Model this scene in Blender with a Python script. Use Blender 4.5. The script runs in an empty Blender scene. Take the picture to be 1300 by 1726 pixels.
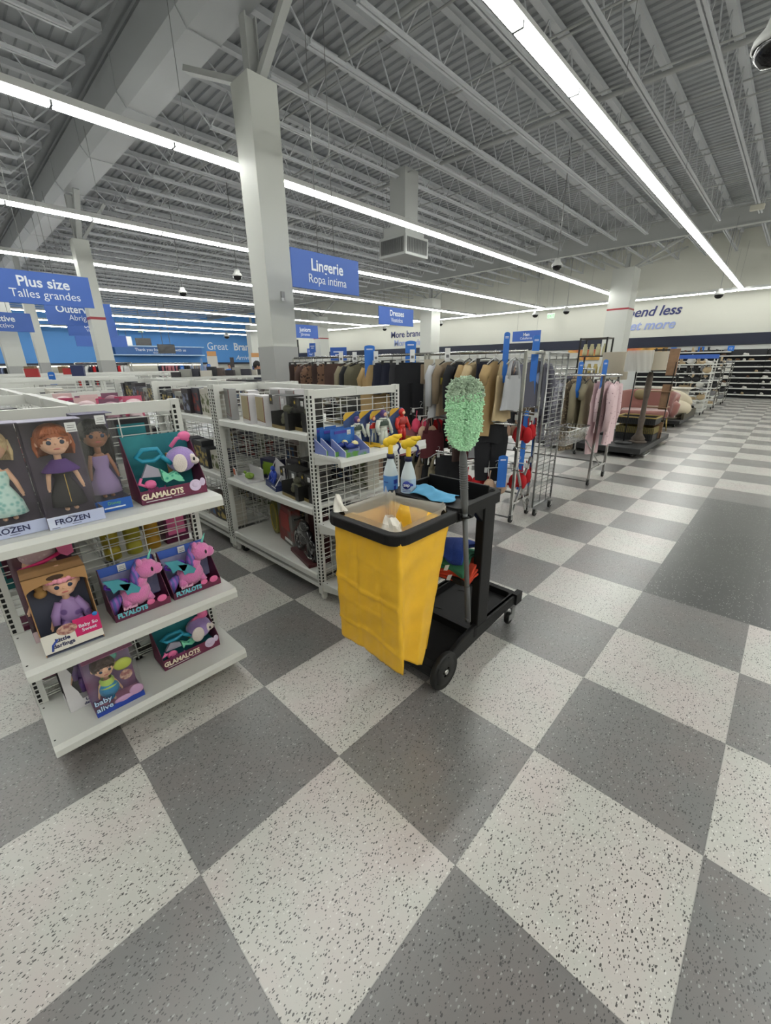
import bpy, math, random
from mathutils import Vector, Matrix
random.seed(11)
D = bpy.data; SC = bpy.context.scene; COL = SC.collection
PI = math.pi

# ------------------------------------------------------------ camera, world, exposure
cam_data = D.cameras.new('camera'); cam = D.objects.new('camera', cam_data); COL.objects.link(cam)
FPX, YAW, PIT, ROL = 693.295, -0.763216466, 0.344451198, -0.01199082
CX, CY, CZ = 1.0802, -0.8158, 1.6135
_F = Vector((math.sin(YAW)*math.cos(PIT), math.cos(YAW)*math.cos(PIT), -math.sin(PIT)))
_R0 = Vector((math.cos(YAW), -math.sin(YAW), 0)); _U0 = _R0.cross(_F)
_R = _R0*math.cos(ROL) + _U0*math.sin(ROL); _U = -_R0*math.sin(ROL) + _U0*math.cos(ROL)
cam.matrix_world = Matrix(((_R.x, _U.x, -_F.x, CX), (_R.y, _U.y, -_F.y, CY), (_R.z, _U.z, -_F.z, CZ), (0, 0, 0, 1)))
cam_data.sensor_fit = 'VERTICAL'; cam_data.sensor_height = 24; cam_data.lens = FPX/1726*24
cam_data.clip_start = 0.05; cam_data.clip_end = 200
SC.camera = cam
w = D.worlds.new('store_air'); SC.world = w; w.use_nodes = True
w.node_tree.nodes['Background'].inputs[0].default_value = (0.9, 0.93, 1, 1)
w.node_tree.nodes['Background'].inputs[1].default_value = 0.3
SC.view_settings.view_transform = 'Standard'; SC.view_settings.look = 'None'
SC.view_settings.gamma = 1; SC.view_settings.use_curve_mapping = False
SC.view_settings.exposure = 0.0
LIGHT = 30.0           # emission of the ceiling tubes

# ------------------------------------------------------------ materials
def lin(c):
    return tuple(((v/255)/12.92 if v/255 <= .04045 else ((v/255+.055)/1.055)**2.4) for v in c)
_m = {}
def M(name, rgb=(128, 128, 128), rough=.5, metal=0, emit=0, bump=0, bscale=60, var=0, vscale=8, coat=0, spec=.5, sheen=0):
    if name in _m: return _m[name]
    m = D.materials.new(name); m.use_nodes = True; nt = m.node_tree; b = nt.nodes['Principled BSDF']
    c = lin(rgb)
    b.inputs['Base Color'].default_value = (*c, 1); b.inputs['Roughness'].default_value = rough
    b.inputs['Metallic'].default_value = metal; b.inputs['Specular IOR Level'].default_value = spec
    if coat: b.inputs['Coat Weight'].default_value = coat
    if sheen: b.inputs['Sheen Weight'].default_value = sheen
    if emit:
        b.inputs['Emission Color'].default_value = (*c, 1); b.inputs['Emission Strength'].default_value = emit
    if bump or var:
        tc = nt.nodes.new('ShaderNodeTexCoord')
        n = nt.nodes.new('ShaderNodeTexNoise'); n.inputs['Scale'].default_value = bscale if bump else vscale
        n.inputs['Detail'].default_value = 4
        nt.links.new(tc.outputs['Object'], n.inputs['Vector'])
        if bump:
            bp = nt.nodes.new('ShaderNodeBump'); bp.inputs['Strength'].default_value = bump; bp.inputs['Distance'].default_value = .01
            nt.links.new(n.outputs['Fac'], bp.inputs['Height']); nt.links.new(bp.outputs['Normal'], b.inputs['Normal'])
        if var:
            n2 = nt.nodes.new('ShaderNodeTexNoise'); n2.inputs['Scale'].default_value = vscale; n2.inputs['Detail'].default_value = 5
            nt.links.new(tc.outputs['Object'], n2.inputs['Vector'])
            r = nt.nodes.new('ShaderNodeValToRGB'); r.color_ramp.elements[0].position = .35; r.color_ramp.elements[1].position = .65
            r.color_ramp.elements[0].color = (*[v*(1-var) for v in c], 1); r.color_ramp.elements[1].color = (*[min(1, v*(1+var)) for v in c], 1)
            nt.links.new(n2.outputs['Fac'], r.inputs['Fac']); nt.links.new(r.outputs['Color'], b.inputs['Base Color'])
    _m[name] = m
    return m
def MP(name, a, b2, scale=20, kind='noise', rough=.6, lo=.45, hi=.55, third=None):
    """two or three colour procedural pattern (prints, fabrics, printed cartons)"""
    if name in _m: return _m[name]
    m = D.materials.new(name); m.use_nodes = True; nt = m.node_tree; b = nt.nodes['Principled BSDF']
    b.inputs['Roughness'].default_value = rough
    tc = nt.nodes.new('ShaderNodeTexCoord')
    if kind == 'voronoi':
        t = nt.nodes.new('ShaderNodeTexVoronoi'); out = t.outputs['Distance']
    elif kind == 'wave':
        t = nt.nodes.new('ShaderNodeTexWave'); t.inputs['Distortion'].default_value = 3; out = t.outputs['Fac']
    elif kind == 'stripe':
        t = nt.nodes.new('ShaderNodeTexWave'); t.inputs['Distortion'].default_value = 0; t.bands_direction = 'Z'; out = t.outputs['Fac']
    else:
        t = nt.nodes.new('ShaderNodeTexNoise'); t.inputs['Detail'].default_value = 3; out = t.outputs['Fac']
    t.inputs['Scale'].default_value = scale
    nt.links.new(tc.outputs['Object'], t.inputs['Vector'])
    r = nt.nodes.new('ShaderNodeValToRGB'); e = r.color_ramp.elements
    e[0].position = lo; e[1].position = hi; e[0].color = (*lin(a), 1); e[1].color = (*lin(b2), 1)
    if third: k = e.new(min(1, hi+.12)); k.color = (*lin(third), 1)
    nt.links.new(out, r.inputs['Fac']); nt.links.new(r.outputs['Color'], b.inputs['Base Color'])
    _m[name] = m
    return m
def clear_plastic(name, tint=(1, 1, 1), gloss=.045):
    if name in _m: return _m[name]
    m = D.materials.new(name); m.use_nodes = True; nt = m.node_tree; nt.nodes.clear()
    o = nt.nodes.new('ShaderNodeOutputMaterial'); mx = nt.nodes.new('ShaderNodeMixShader')
    t = nt.nodes.new('ShaderNodeBsdfTransparent'); t.inputs[0].default_value = (*tint, 1)
    g = nt.nodes.new('ShaderNodeBsdfGlossy'); g.inputs['Roughness'].default_value = .12
    mx.inputs[0].default_value = gloss
    nt.links.new(t.outputs[0], mx.inputs[1]); nt.links.new(g.outputs[0], mx.inputs[2]); nt.links.new(mx.outputs[0], o.inputs[0])
    _m[name] = m
    return m
def film(name, rgb, alpha):
    """translucent bag film: part transparent, part white diffuse"""
    if name in _m: return _m[name]
    m = D.materials.new(name); m.use_nodes = True; nt = m.node_tree; nt.nodes.clear()
    o = nt.nodes.new('ShaderNodeOutputMaterial'); mx = nt.nodes.new('ShaderNodeMixShader')
    t = nt.nodes.new('ShaderNodeBsdfTransparent')
    p = nt.nodes.new('ShaderNodeBsdfPrincipled'); p.inputs['Base Color'].default_value = (*lin(rgb), 1); p.inputs['Roughness'].default_value = .3
    mx.inputs[0].default_value = alpha
    nt.links.new(t.outputs[0], mx.inputs[1]); nt.links.new(p.outputs[0], mx.inputs[2]); nt.links.new(mx.outputs[0], o.inputs[0])
    _m[name] = m
    return m

# ------------------------------------------------------------ mesh builder
class MB:
    def __init__(s): s.v = []; s.f = []; s.sm = []
    def add(s, vs, fs, smooth=False):
        o = len(s.v); s.v += [tuple(v) for v in vs]
        for f in fs: s.f.append([i+o for i in f]); s.sm.append(smooth)
        return s
    def bx(s, x0, x1, y0, y1, z0, z1, T=None):
        vs = [(x, y, z) for z in (z0, z1) for y in (y0, y1) for x in (x0, x1)]
        if T: vs = [T @ Vector(v) for v in vs]
        return s.add(vs, [(0, 2, 3, 1), (4, 5, 7, 6), (0, 1, 5, 4), (2, 6, 7, 3), (0, 4, 6, 2), (1, 3, 7, 5)])
    def bar(s, a, b, w, h=None):
        a = Vector(a); b = Vector(b); h = h or w; d = b-a; L = d.length
        if L < 1e-6: return s
        d.normalize(); up = Vector((0, 0, 1)) if abs(d.z) < .95 else Vector((0, 1, 0))
        r = d.cross(up).normalized(); u = r.cross(d)
        vs = [p + r*sx*w/2 + u*sz*h/2 for p in (a, b) for sx, sz in ((-1, -1), (1, -1), (1, 1), (-1, 1))]
        return s.add(vs, [(3, 2, 1, 0), (4, 5, 6, 7), (0, 1, 5, 4), (1, 2, 6, 5), (2, 3, 7, 6), (3, 0, 4, 7)])
    def tube(s, pts, r, n=8, caps=True, closed=False):
        pts = [Vector(p) for p in pts]; N = len(pts)
        rs = list(r) if isinstance(r, (list, tuple)) else [r]*N
        vs = []; fs = []; prev = None
        for i, p in enumerate(pts):
            if closed: d = pts[(i+1) % N]-pts[i-1]
            else: d = pts[min(i+1, N-1)]-pts[max(i-1, 0)]
            if d.length < 1e-9: d = Vector((0, 0, 1))
            d.normalize()
            if prev is None:
                up = Vector((0, 0, 1)) if abs(d.z) < .9 else Vector((1, 0, 0)); a = d.cross(up).normalized()
            else:
                a = (prev - d*prev.dot(d)); a = a.normalized() if a.length > 1e-6 else d.orthogonal().normalized()
            prev = a; b = d.cross(a)
            for k in range(n):
                t = 2*PI*k/n; vs.append(p + (a*math.cos(t)+b*math.sin(t))*rs[i])
        M_ = N if closed else N-1
        for i in range(M_):
            j = (i+1) % N
            for k in range(n): fs.append((i*n+k, i*n+(k+1) % n, j*n+(k+1) % n, j*n+k))
        s.add(vs, fs, True)
        if caps and not closed:
            o = len(s.v)-len(vs); s.f += [[o+k for k in range(n)][::-1], [o+(N-1)*n+k for k in range(n)]]; s.sm += [False, False]
        return s
    def cyl(s, a, b, r0, r1=None, n=16): return s.tube([a, b], [r0, r0 if r1 is None else r1], n)
    def lathe(s, prof, c=(0, 0, 0), n=24, T=None):
        vs = []; fs = []
        for r, z in prof:
            for k in range(n):
                t = 2*PI*k/n; v = Vector((c[0]+r*math.cos(t), c[1]+r*math.sin(t), c[2]+z)); vs.append(T @ v if T else v)
        for i in range(len(prof)-1):
            for k in range(n): fs.append((i*n+k, i*n+(k+1) % n, (i+1)*n+(k+1) % n, (i+1)*n+k))
        return s.add(vs, fs, True)
    def sph(s, c, r, nu=14, nv=9, T=None):
        if not isinstance(r, (list, tuple)): r = (r, r, r)
        vs = []; fs = []
        for i in range(nv+1):
            p = PI*i/nv
            for k in range(nu):
                t = 2*PI*k/nu
                v = Vector((c[0]+r[0]*math.sin(p)*math.cos(t), c[1]+r[1]*math.sin(p)*math.sin(t), c[2]+r[2]*math.cos(p)))
                vs.append(T @ v if T else v)
        for i in range(nv):
            for k in range(nu): fs.append((i*nu+k, (i+1)*nu+k, (i+1)*nu+(k+1) % nu, i*nu+(k+1) % nu))
        return s.add(vs, fs, True)
    def prism(s, pts, a, b, ax='y'):
        """extrude the 2-D outline pts between a and b along ax"""
        def P(p, q):
            return {'x': (q, p[0], p[1]), 'y': (p[0], q, p[1]), 'z': (p[0], p[1], q)}[ax]
        n = len(pts); vs = [P(p, a) for p in pts]+[P(p, b) for p in pts]
        return s.add(vs, [tuple(range(n))[::-1], tuple(range(n, 2*n))]+[(i, (i+1) % n, n+(i+1) % n, n+i) for i in range(n)])
    def grid(s, fn, nu, nv, smooth=True):
        vs = [fn(i/nu, j/nv) for j in range(nv+1) for i in range(nu+1)]
        return s.add(vs, [(j*(nu+1)+i, j*(nu+1)+i+1, (j+1)*(nu+1)+i+1, (j+1)*(nu+1)+i) for j in range(nv) for i in range(nu)], smooth)
    def mesh(s, name, mat=None):
        me = D.meshes.new(name); me.from_pydata(s.v, [], s.f)
        me.polygons.foreach_set('use_smooth', s.sm)
        if mat: me.materials.append(mat)
        me.update(); return me
    def pieces(s):
        par = list(range(len(s.v)))
        def find(i):
            while par[i] != i: par[i] = par[par[i]]; i = par[i]
            return i
        for f in s.f:
            for i in f[1:]: par[find(i)] = find(f[0])
        comp = {}
        for k, f in enumerate(s.f): comp.setdefault(find(f[0]), []).append(k)
        bb = []
        for fs in comp.values():
            vs = [s.v[i] for k in fs for i in s.f[k]]
            bb.append([[min(v[a] for v in vs)-.0012 for a in range(3)], [max(v[a] for v in vs)+.0012 for a in range(3)], fs])
        merged = True
        while merged:
            merged = False; out = []
            for b in bb:
                for o in out:
                    if all(b[0][a] <= o[1][a] and b[1][a] >= o[0][a] for a in range(3)):
                        o[0] = [min(x, y) for x, y in zip(o[0], b[0])]; o[1] = [max(x, y) for x, y in zip(o[1], b[1])]; o[2] = o[2]+b[2]; merged = True; break
                else: out.append(b)
            bb = out
        for _, _, fs in bb:
            m = MB(); mp = {}
            for k in fs:
                g = []
                for i in s.f[k]:
                    if i not in mp: mp[i] = len(m.v); m.v.append(s.v[i])
                    g.append(mp[i])
                m.f.append(g); m.sm.append(s.sm[k])
            yield m
    def build(s, name, mat, parent=None, bevel=0, solid=0, loc=None, sub=0, split=False):
        if split:
            for m in s.pieces(): o = m.build(name, mat, parent, bevel, solid, loc, sub)
            return o
        me = s.mesh(name, mat); o = D.objects.new(name, me); COL.objects.link(o)
        if parent: o.parent = parent
        if loc: o.location = loc
        if solid:
            md = o.modifiers.new('Solidify', 'SOLIDIFY'); md.thickness = solid; md.offset = 0
        if bevel:
            md = o.modifiers.new('Bevel', 'BEVEL'); md.width = bevel; md.segments = 2; md.limit_method = 'ANGLE'
        if sub:
            md = o.modifiers.new('Subdivision', 'SUBSURF'); md.levels = sub; md.render_levels = sub
        return o
def tag(o, label, cat, group=None, kind=None):
    o['label'] = label; o['category'] = cat
    if group: o['group'] = group
    if kind: o['kind'] = kind
    return o
def thing(name, label, cat, loc=(0, 0, 0), rz=0, group=None, rot=None):
    o = D.objects.new(name, None); COL.objects.link(o); o.location = loc
    o.rotation_euler = rot if rot else (0, 0, math.radians(rz)); o.empty_display_size = .1
    return tag(o, label, cat, group)
def struct(name, mb, mat):
    o = mb.build(name, mat); o['kind'] = 'structure'; return o
def dup(root, loc, rz=None, label=None, group=None):
    r = root.copy(); COL.objects.link(r); r.location = loc
    if rz is not None: r.rotation_euler = (0, 0, math.radians(rz))
    if label: r['label'] = label
    if group: r['group'] = group
    for ch in root.children:
        c = ch.copy(); COL.objects.link(c); c.parent = r
        for g in ch.children:
            d = g.copy(); COL.objects.link(d); d.parent = c
    return r
def text(s, mat, size, loc, parent=None, name='lettering', rx=90, rz=0, bold=0, shear=0, align='CENTER', sx=1, ext=.001, ry=0):
    cu = D.curves.new(name, 'FONT'); cu.body = s; cu.size = size; cu.align_x = align; cu.align_y = 'CENTER'
    cu.offset = bold; cu.shear = shear; cu.extrude = ext; cu.resolution_u = 3
    t = D.objects.new(name, cu); COL.objects.link(t)
    me = D.meshes.new_from_object(t); D.objects.remove(t); D.curves.remove(cu)
    me.name = name; me.materials.clear(); me.materials.append(mat)
    me.transform(Matrix.Diagonal((sx, 1, 1, 1)))
    o = D.objects.new(name, me); COL.objects.link(o); o.location = loc
    o.rotation_euler = (math.radians(rx), math.radians(ry), math.radians(rz))
    if parent: o.parent = parent
    return o

WHITE = M('white_powder_coat', (206, 207, 202), .45, var=.03, vscale=3)
WIRE = M('white_wire', (214, 215, 210), .4)
SLOT = M('slot_shadow_black', (16, 16, 16), .8)
CHROME = M('chrome', (190, 190, 188), .18, 1)
DULL = M('brushed_zinc', (150, 151, 150), .38, .8)
BLACKP = M('black_moulded_plastic', (13, 13, 14), .5, bump=.15, bscale=300, spec=.3)
RUBBER = M('black_rubber', (16, 16, 16), .6)
BLUE = M('sign_blue', (56, 96, 178), .45)
TXT = M('sign_white_lettering', (226, 232, 240), .5)
STEEL = M('painted_steel_grey', (172, 174, 172), .6)
CARD = M('price_ticket_white', (220, 221, 220), .7)
SKIN_L = M('doll_skin_fair', (226, 180, 150), .45)
CLEAR = clear_plastic('clear_window_plastic')
# ------------------------------------------------------------ floor
TS = .61
def floor_material():
    m = D.materials.new('vinyl_checker_floor'); m.use_nodes = True; nt = m.node_tree; L = nt.links.new
    b = nt.nodes['Principled BSDF']; N = nt.nodes.new
    tc = N('ShaderNodeTexCoord'); sep = N('ShaderNodeSeparateXYZ'); L(tc.outputs['Object'], sep.inputs[0])
    def mth(op, a, c=None, d=None):
        n = N('ShaderNodeMath'); n.operation = op
        for i, q in enumerate((a, c, d)):
            if q is None: continue
            if isinstance(q, (int, float)): n.inputs[i].default_value = q
            else: L(q, n.inputs[i])
        return n.outputs[0]
    ux = mth('DIVIDE', sep.outputs[0], TS); uy = mth('DIVIDE', sep.outputs[1], TS)
    fx = mth('FLOOR', ux); fy = mth('FLOOR', uy)
    par = mth('FLOORED_MODULO', mth('ADD', fx, fy), 2)          # 0 dark, 1 light
    # black tile patch, two by five tiles
    inx = mth('MULTIPLY', mth('GREATER_THAN', ux, 1.0), mth('LESS_THAN', ux, 3.0))
    iny = mth('MULTIPLY', mth('GREATER_THAN', uy, 4.0), mth('LESS_THAN', uy, 9.0))
    blk = mth('MULTIPLY', inx, iny)
    # tile to tile tone drift and cloudy mottling
    comb = N('ShaderNodeCombineXYZ'); L(fx, comb.inputs[0]); L(fy, comb.inputs[1])
    wn = N('ShaderNodeTexWhiteNoise'); L(comb.outputs[0], wn.inputs['Vector'])
    cl = N('ShaderNodeTexNoise'); cl.inputs['Scale'].default_value = 3.2; cl.inputs['Detail'].default_value = 4; L(tc.outputs['Object'], cl.inputs['Vector'])
    def mix(f, a, c):
        n = N('ShaderNodeMix'); n.data_type = 'RGBA'
        if isinstance(f, (int, float)): n.inputs[0].default_value = f
        else: L(f, n.inputs[0])
        for i, q in ((6, a), (7, c)):
            if isinstance(q, tuple): n.inputs[i].default_value = (*lin(q), 1)
            else: L(q, n.inputs[i])
        return n.outputs[2]
    pk = mth('MULTIPLY', mth('SUBTRACT', cl.outputs['Fac'], .40), 4.0); 
    npk = N('ShaderNodeClamp'); L(pk, npk.inputs[0]); pk = npk.outputs[0]
    light = mix(pk, (184, 184, 177), (187, 179, 175)); dark = mix(pk, (113, 113, 112), (117, 112, 110))
    base = mix(par, dark, light); base = mix(blk, base, mix(mth('GREATER_THAN', ux, 2.0), (62, 63, 62), (50, 50, 50)))
    tone = mth('MULTIPLY_ADD', wn.outputs['Value'], .10, .95)
    # chips: two sizes of stretched voronoi flecks
    def flecks(scale, thr, rot):
        mp = N('ShaderNodeMapping'); mp.inputs['Scale'].default_value = (scale, scale*.55, 1); mp.inputs['Rotation'].default_value = (0, 0, rot)
        L(tc.outputs['Object'], mp.inputs[0])
        nz = N('ShaderNodeTexNoise'); nz.inputs['Scale'].default_value = .9; L(mp.outputs[0], nz.inputs['Vector'])
        ad = N('ShaderNodeVectorMath'); ad.operation = 'MULTIPLY_ADD'; L(nz.outputs['Color'], ad.inputs[0]); ad.inputs[1].default_value = (.7, .7, 0); L(mp.outputs[0], ad.inputs[2])
        v = N('ShaderNodeTexVoronoi'); v.inputs['Scale'].default_value = 1; L(ad.outputs[0], v.inputs['Vector'])
        sz = N('ShaderNodeSeparateColor'); L(v.outputs['Color'], sz.inputs[0])
        r = mth('MULTIPLY', sz.outputs[0], thr)
        return mth('LESS_THAN', v.outputs['Distance'], r), sz.outputs[1]
    a1, c1 = flecks(125, .36, .6); a2, c2 = flecks(190, .40, 2.1); a3, c3 = flecks(120, .33, 1.2)
    k1 = mth('MULTIPLY', a1, mth('GREATER_THAN', c1, .22)); k2 = mth('MULTIPLY', a2, mth('GREATER_THAN', c2, .35)); k3 = mth('MULTIPLY', a3, mth('GREATER_THAN', c3, .45))
    dk = mth('MAXIMUM', k1, k2)
    notb = mth('SUBTRACT', 1, blk)
    col = mix(mth('MULTIPLY', mth('MULTIPLY', dk, notb), .95), base, mix(par, (50, 50, 50), (44, 42, 40)))
    wh = mth('MULTIPLY', k3, .75)
    col = mix(wh, col, mix(par, (165, 165, 162), (214, 214, 208)))
    # seams between tiles
    ex = mth('ABSOLUTE', mth('SUBTRACT', mth('FRACT', ux), .5)); ey = mth('ABSOLUTE', mth('SUBTRACT', mth('FRACT', uy), .5))
    seam = mth('GREATER_THAN', mth('MAXIMUM', ex, ey), .4965)
    col = mix(mth('MULTIPLY', seam, .30), col, (60, 60, 58))
    hv = N('ShaderNodeHueSaturation'); L(tone, hv.inputs['Value']); L(col, hv.inputs['Color'])
    L(hv.outputs[0], b.inputs['Base Color'])
    rn = mth('MULTIPLY_ADD', cl.outputs['Fac'], .14, .30); L(rn, b.inputs['Roughness'])
    b.inputs['Specular IOR Level'].default_value = .75
    b.inputs['Coat Weight'].default_value = .6; b.inputs['Coat Roughness'].default_value = .28
    return m
FX0, FX1, FY0, FY1, DECKZ = -42.2, 7.0, -9.0, 24.6, 6.85
fl = MB().bx(FX0, FX1, FY0, FY1, -.1, 0); struct('floor', fl, floor_material())
# roof deck: ribbed steel sheet, ribs along x
dk = MB(); pitch = .19; y = FY0
while y < FY1:
    prof = [(y, 0), (y+.10, 0), (y+.115, .035), (y+.175, .035), (y+.19, 0)]
    for (ya, za), (yb, zb) in zip(prof, prof[1:]):
        dk.add([(FX0, ya, DECKZ+za), (FX1, ya, DECKZ+za), (FX1, yb, DECKZ+zb), (FX0, yb, DECKZ+zb)], [(0, 3, 2, 1)])
    y += pitch
dk.bx(FX0, FX1, FY0, FY1, DECKZ+.08, DECKZ+.12)
struct('ceiling', dk, M('galvanised_roof_deck', (164, 167, 170), .6, .0, var=.10, vscale=.6))
WALLM = M('wall_cream_paint', (208, 208, 198), .75)
struct('wall_back', MB().bx(FX0, FX1, 24.6, 24.8, 0, 7), WALLM)
BW = M('wall_blue_paint', (84, 146, 212), .6)
struct('wall_left', MB().bx(-42.4, -42.2, FY0, 24.8, 2.0, 7), BW)
struct('wall_left_lower', MB().bx(-42.4, -42.25, FY0, 24.8, 0, 2.0), M('wall_lower_grey', (176, 176, 170), .7))
struct('wall_right', MB().bx(FX1, FX1+.2, FY0, 24.8, 0, 7), WALLM)
struct('wall_front', MB().bx(FX0, FX1, FY0-.2, FY0, 0, 7), WALLM)
struct('trim_1', MB().bx(-42.0, FX1, 24.42, 24.598, 2.27, 2.74), M('navy_band', (26, 32, 52), .5))
struct('trim_2', MB().bx(-42.0, FX1, 24.50, 24.598, .02, 2.26), M('slatwall_white', (206, 208, 205), .5))
struct('trim_3', MB().bx(-42.19, -42.05, FY0, 24.4, 1.86, 2.0), M('navy_band', (26, 32, 52), .5))
struct('baseboard_back', MB().bx(-42.0, FX1, 24.30, 24.5, 0.002, .12), M('baseboard_black', (22, 24, 30), .5))
# writing on the walls
def wall_sign(name, label, parts, loc, rz):
    t = thing(name, label, 'sign', loc, rz)
    for s, mt, size, x, z, bold, sh, sx in parts: text(s, mt, size, (x, 0, z), t, bold=bold, shear=sh, align='CENTER', sx=sx, ext=.01)
    return t
NAVYT = M('lettering_navy', (42, 48, 104), .5); PERI = M('lettering_periwinkle', (152, 166, 214), .5)
wall_sign('wall_lettering', 'navy slanted "Spend less" over pale blue "Get more" on the cream back wall', [('Spend less', NAVYT, .62, 0, .26, .010, .25, 1), ('Get more', PERI, .60, -.05, -.36, .010, .25, 1)], (-4.9, 24.585, 3.66), 0)
wall_sign('wall_lettering', 'navy "More brands" over pale blue "More savings" high on the cream back wall', [('More brands', NAVYT, .64, 0, .30, .005, 0, 1), ('More savings', PERI, .62, .30, -.30, .005, 0, 1)], (-20.75, 24.585, 3.42), 0)
wall_sign('wall_lettering', 'white "Great Brands Arriving daily" lettering on the blue left wall', [('Great', TXT, 1.0, -1.5, .30, .0, 0, .92), ('Brands', TXT, 1.0, 1.55, .30, .025, 0, .95), ('Arriving daily', TXT, .62, 2.0, -.75, 0, .35, 1)], (-42.18, 21.55, 3.2), 90)

# ------------------------------------------------------------ columns
def column(x, y, s, top, stripe=None, split=None, label='', braces=(), rz=0):
    """x, y: the corner that points at the aisle (max x, min y)"""
    cx, cy = x-s/2, y+s/2
    t = thing('column', label, 'column', (cx, cy, 0))
    h = s/2; CM = M('column_white_paint', (196, 198, 192), .55)
    z0 = split or 0
    MB().bx(-h, h, -h, h, z0, top).build('shaft', CM, t, bevel=.006)
    if split: MB().bx(-h-.006, h+.006, -h-.006, h+.006, 0, split).build('lower_cladding', M('column_grey_cladding', (158, 159, 157), .5), t, bevel=.004)
    if stripe: MB().bx(-h-.004, h+.004, -h-.004, h+.004, stripe-.035, stripe+.035).build('stripe', M('stripe_red', (150, 38, 48), .5), t)['label'] = 'thin red band around the column'
    # exposed steel neck and knee braces
    nz = 5.93 if y < 6 else 5.87
    MB().bx(-.07, .07, -.09, -.07, top, nz).bx(-.07, .07, .07, .09, top, nz).bx(-.012, .012, -.07, .07, top, nz).build('steel_neck', STEEL, t)
    for dx, dy, zz in braces:
        MB().bar((dx*.12, dy*.12, top+.02), (dx, dy, zz), .13, .07).build('knee_brace', STEEL, t)
    return t
column(-4.98, 3.02, .45, 5.25, None, 1.9, 'nearest white square column with grey lower cladding, in the middle of the store', ((.95, .35, 6.5), (.15, .75, 6.6), (-1.05, -.42, 5.62), (.35, .6, 6.6)))
near = D.objects['column']
sw = MB().bx(-.03, .03, -.012, .012, -.06, .06).build('switch_box', M('switch_grey', (150, 150, 148), .5), near, loc=(.237, .02, 2.63)); sw.rotation_euler = (0, 0, PI/2)
MB().bx(-.025, .025, -.018, -.01, -.045, .0).build('switch_cover', CARD, near, loc=(.245, .0, 2.60)).rotation_euler = (0, 0, PI/2)
column(-13.8, 2.74, .38, 4.9, 2.95, 1.82, 'white column with a thin red band behind the "Plus size" sign', ((.8, 0, 5.88), (0, .8, 5.88)))
column(-4.73, 20.3, .85, 5.3, 3.74, None, 'white column with a red band left of the "Spend less" wall writing', ((2.0, 0, 6.2), (-2.0, 0, 6.2), (1.6, 2.2, 6.2)))
column(-15.2, 20.3, .85, 5.2, None, None, 'plain white column right of the hanging "Dresses" sign', ((2.0, 0, 6.2), (-2.0, 0, 6.2)))
column(-26.9, 21.2, .85, 5.2, 3.62, None, 'white column with a red band beside the hanging "Juniors" sign', ((2.0, 0, 6.2), (-2.0, 0, 6.2)))
column(-22.5, 2.57, .36, 5.3, None, 1.85, 'slim white column left of the "Outer" sign, grey at its foot', ())
column(-15.0, .77, .42, 5.2, None, 1.68, 'white column under the leftmost blue hanging sign, grey at its foot', ())
column(-36.0, 20.35, .75, 5.2, None, None, 'far white column at the right edge of the blue wall', ())

# ------------------------------------------------------------ roof structure
def joist_proto(y0, y1, yb0, yb1, label, group, zb=6.0, zt=6.72):
    t = thing('roof_joist', label, 'joist', (0, 0, 0), 0, group)
    JM = M('joist_grey_paint', (190, 193, 196), .6)
    MB().bx(-.052, -.012, yb0, yb1, zb, zb+.04).bx(.012, .052, yb0, yb1, zb, zb+.04).build('bottom_chord', JM, t)
    MB().bx(-.06, .06, y0, y1, zt, zt+.10).build('top_chord', JM, t)
    m = MB(); n = max(2, round((yb1-yb0)/.92)); st = (yb1-yb0)/n
    for i in range(n):
        ya = yb0+i*st
        m.bar((0, ya, zb+.02), (0, ya+st/2, zt), .018); m.bar((0, ya+st/2, zt), (0, ya+st, zb+.02), .018)
    m.bar((0, yb0, zb+.02), (0, y0, zt), .022); m.bar((0, yb1, zb+.02), (0, y1, zt), .022)
    m.build('web', JM, t)
    return t
JX = [.15-1.06*k for k in range(0, 24)]
jm = joist_proto(3.45, 19.2, 4.2, 18.7, 'open web steel roof joist in the long middle bay', 'roof joists in the middle bay')
jf = joist_proto(19.5, 24.5, 20.1, 24.3, 'open web steel roof joist in the bay against the back wall', 'roof joists against the back wall')
jn = joist_proto(-8.9, 2.5, -8.5, 1.75, 'open web steel roof joist left of the long duct', 'roof joists left of the duct')
for p, xs in ((jm, JX), (jf, JX), (jn, JX[2:])):
    p.location = (xs[0], 0, 0)
    for x in xs[1:]: dup(p, (x, 0, 0))
# wider spaced ones far to the left
for k in range(15):
    x = JX[-1]-1.2*(k+1)
    dup(jm, (x, 0, 0)); 
    if k < 8: dup(jn, (x, 0, 0))
g = thing('roof_girder', 'steel girder across the roof above the far row of columns', 'girder', (0, 19.35, 0))
MB().bx(FX0+.1, FX1-.1, -.12, .12, 5.88, 5.92).bx(FX0+.1, FX1-.1, -.12, .12, 6.44, 6.48).build('flange', STEEL, g, split=True)
MB().bx(FX0+.1, FX1-.1, -.01, .01, 5.92, 6.44).build('girder_web', STEEL, g)
# long boxed duct over the near columns
pr = [(-.36, 6.12), (-.24, 5.94), (.24, 5.94), (.36, 6.12), (.36, 6.62), (.22, 6.74), (-.22, 6.74), (-.36, 6.62)]
dct = thing('air_duct', 'long grey eight-sided sheet metal air duct crossing under the roof', 'duct', (0, 3.02, 0))
DM = M('duct_grey', (176, 179, 181), .5, .1)
MB().prism(pr, FX0+.1, FX1-.1, 'x').build('duct_body', DM, dct)
sm = MB()
for k in range(18):
    x = 4.4-2.6*k; q = [(y*1.03, 6.34+(z-6.34)*1.03) for y, z in pr]; sm.prism(q, x-.02, x+.02, 'x')
sm.build('seam', DM, dct, split=True)
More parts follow.
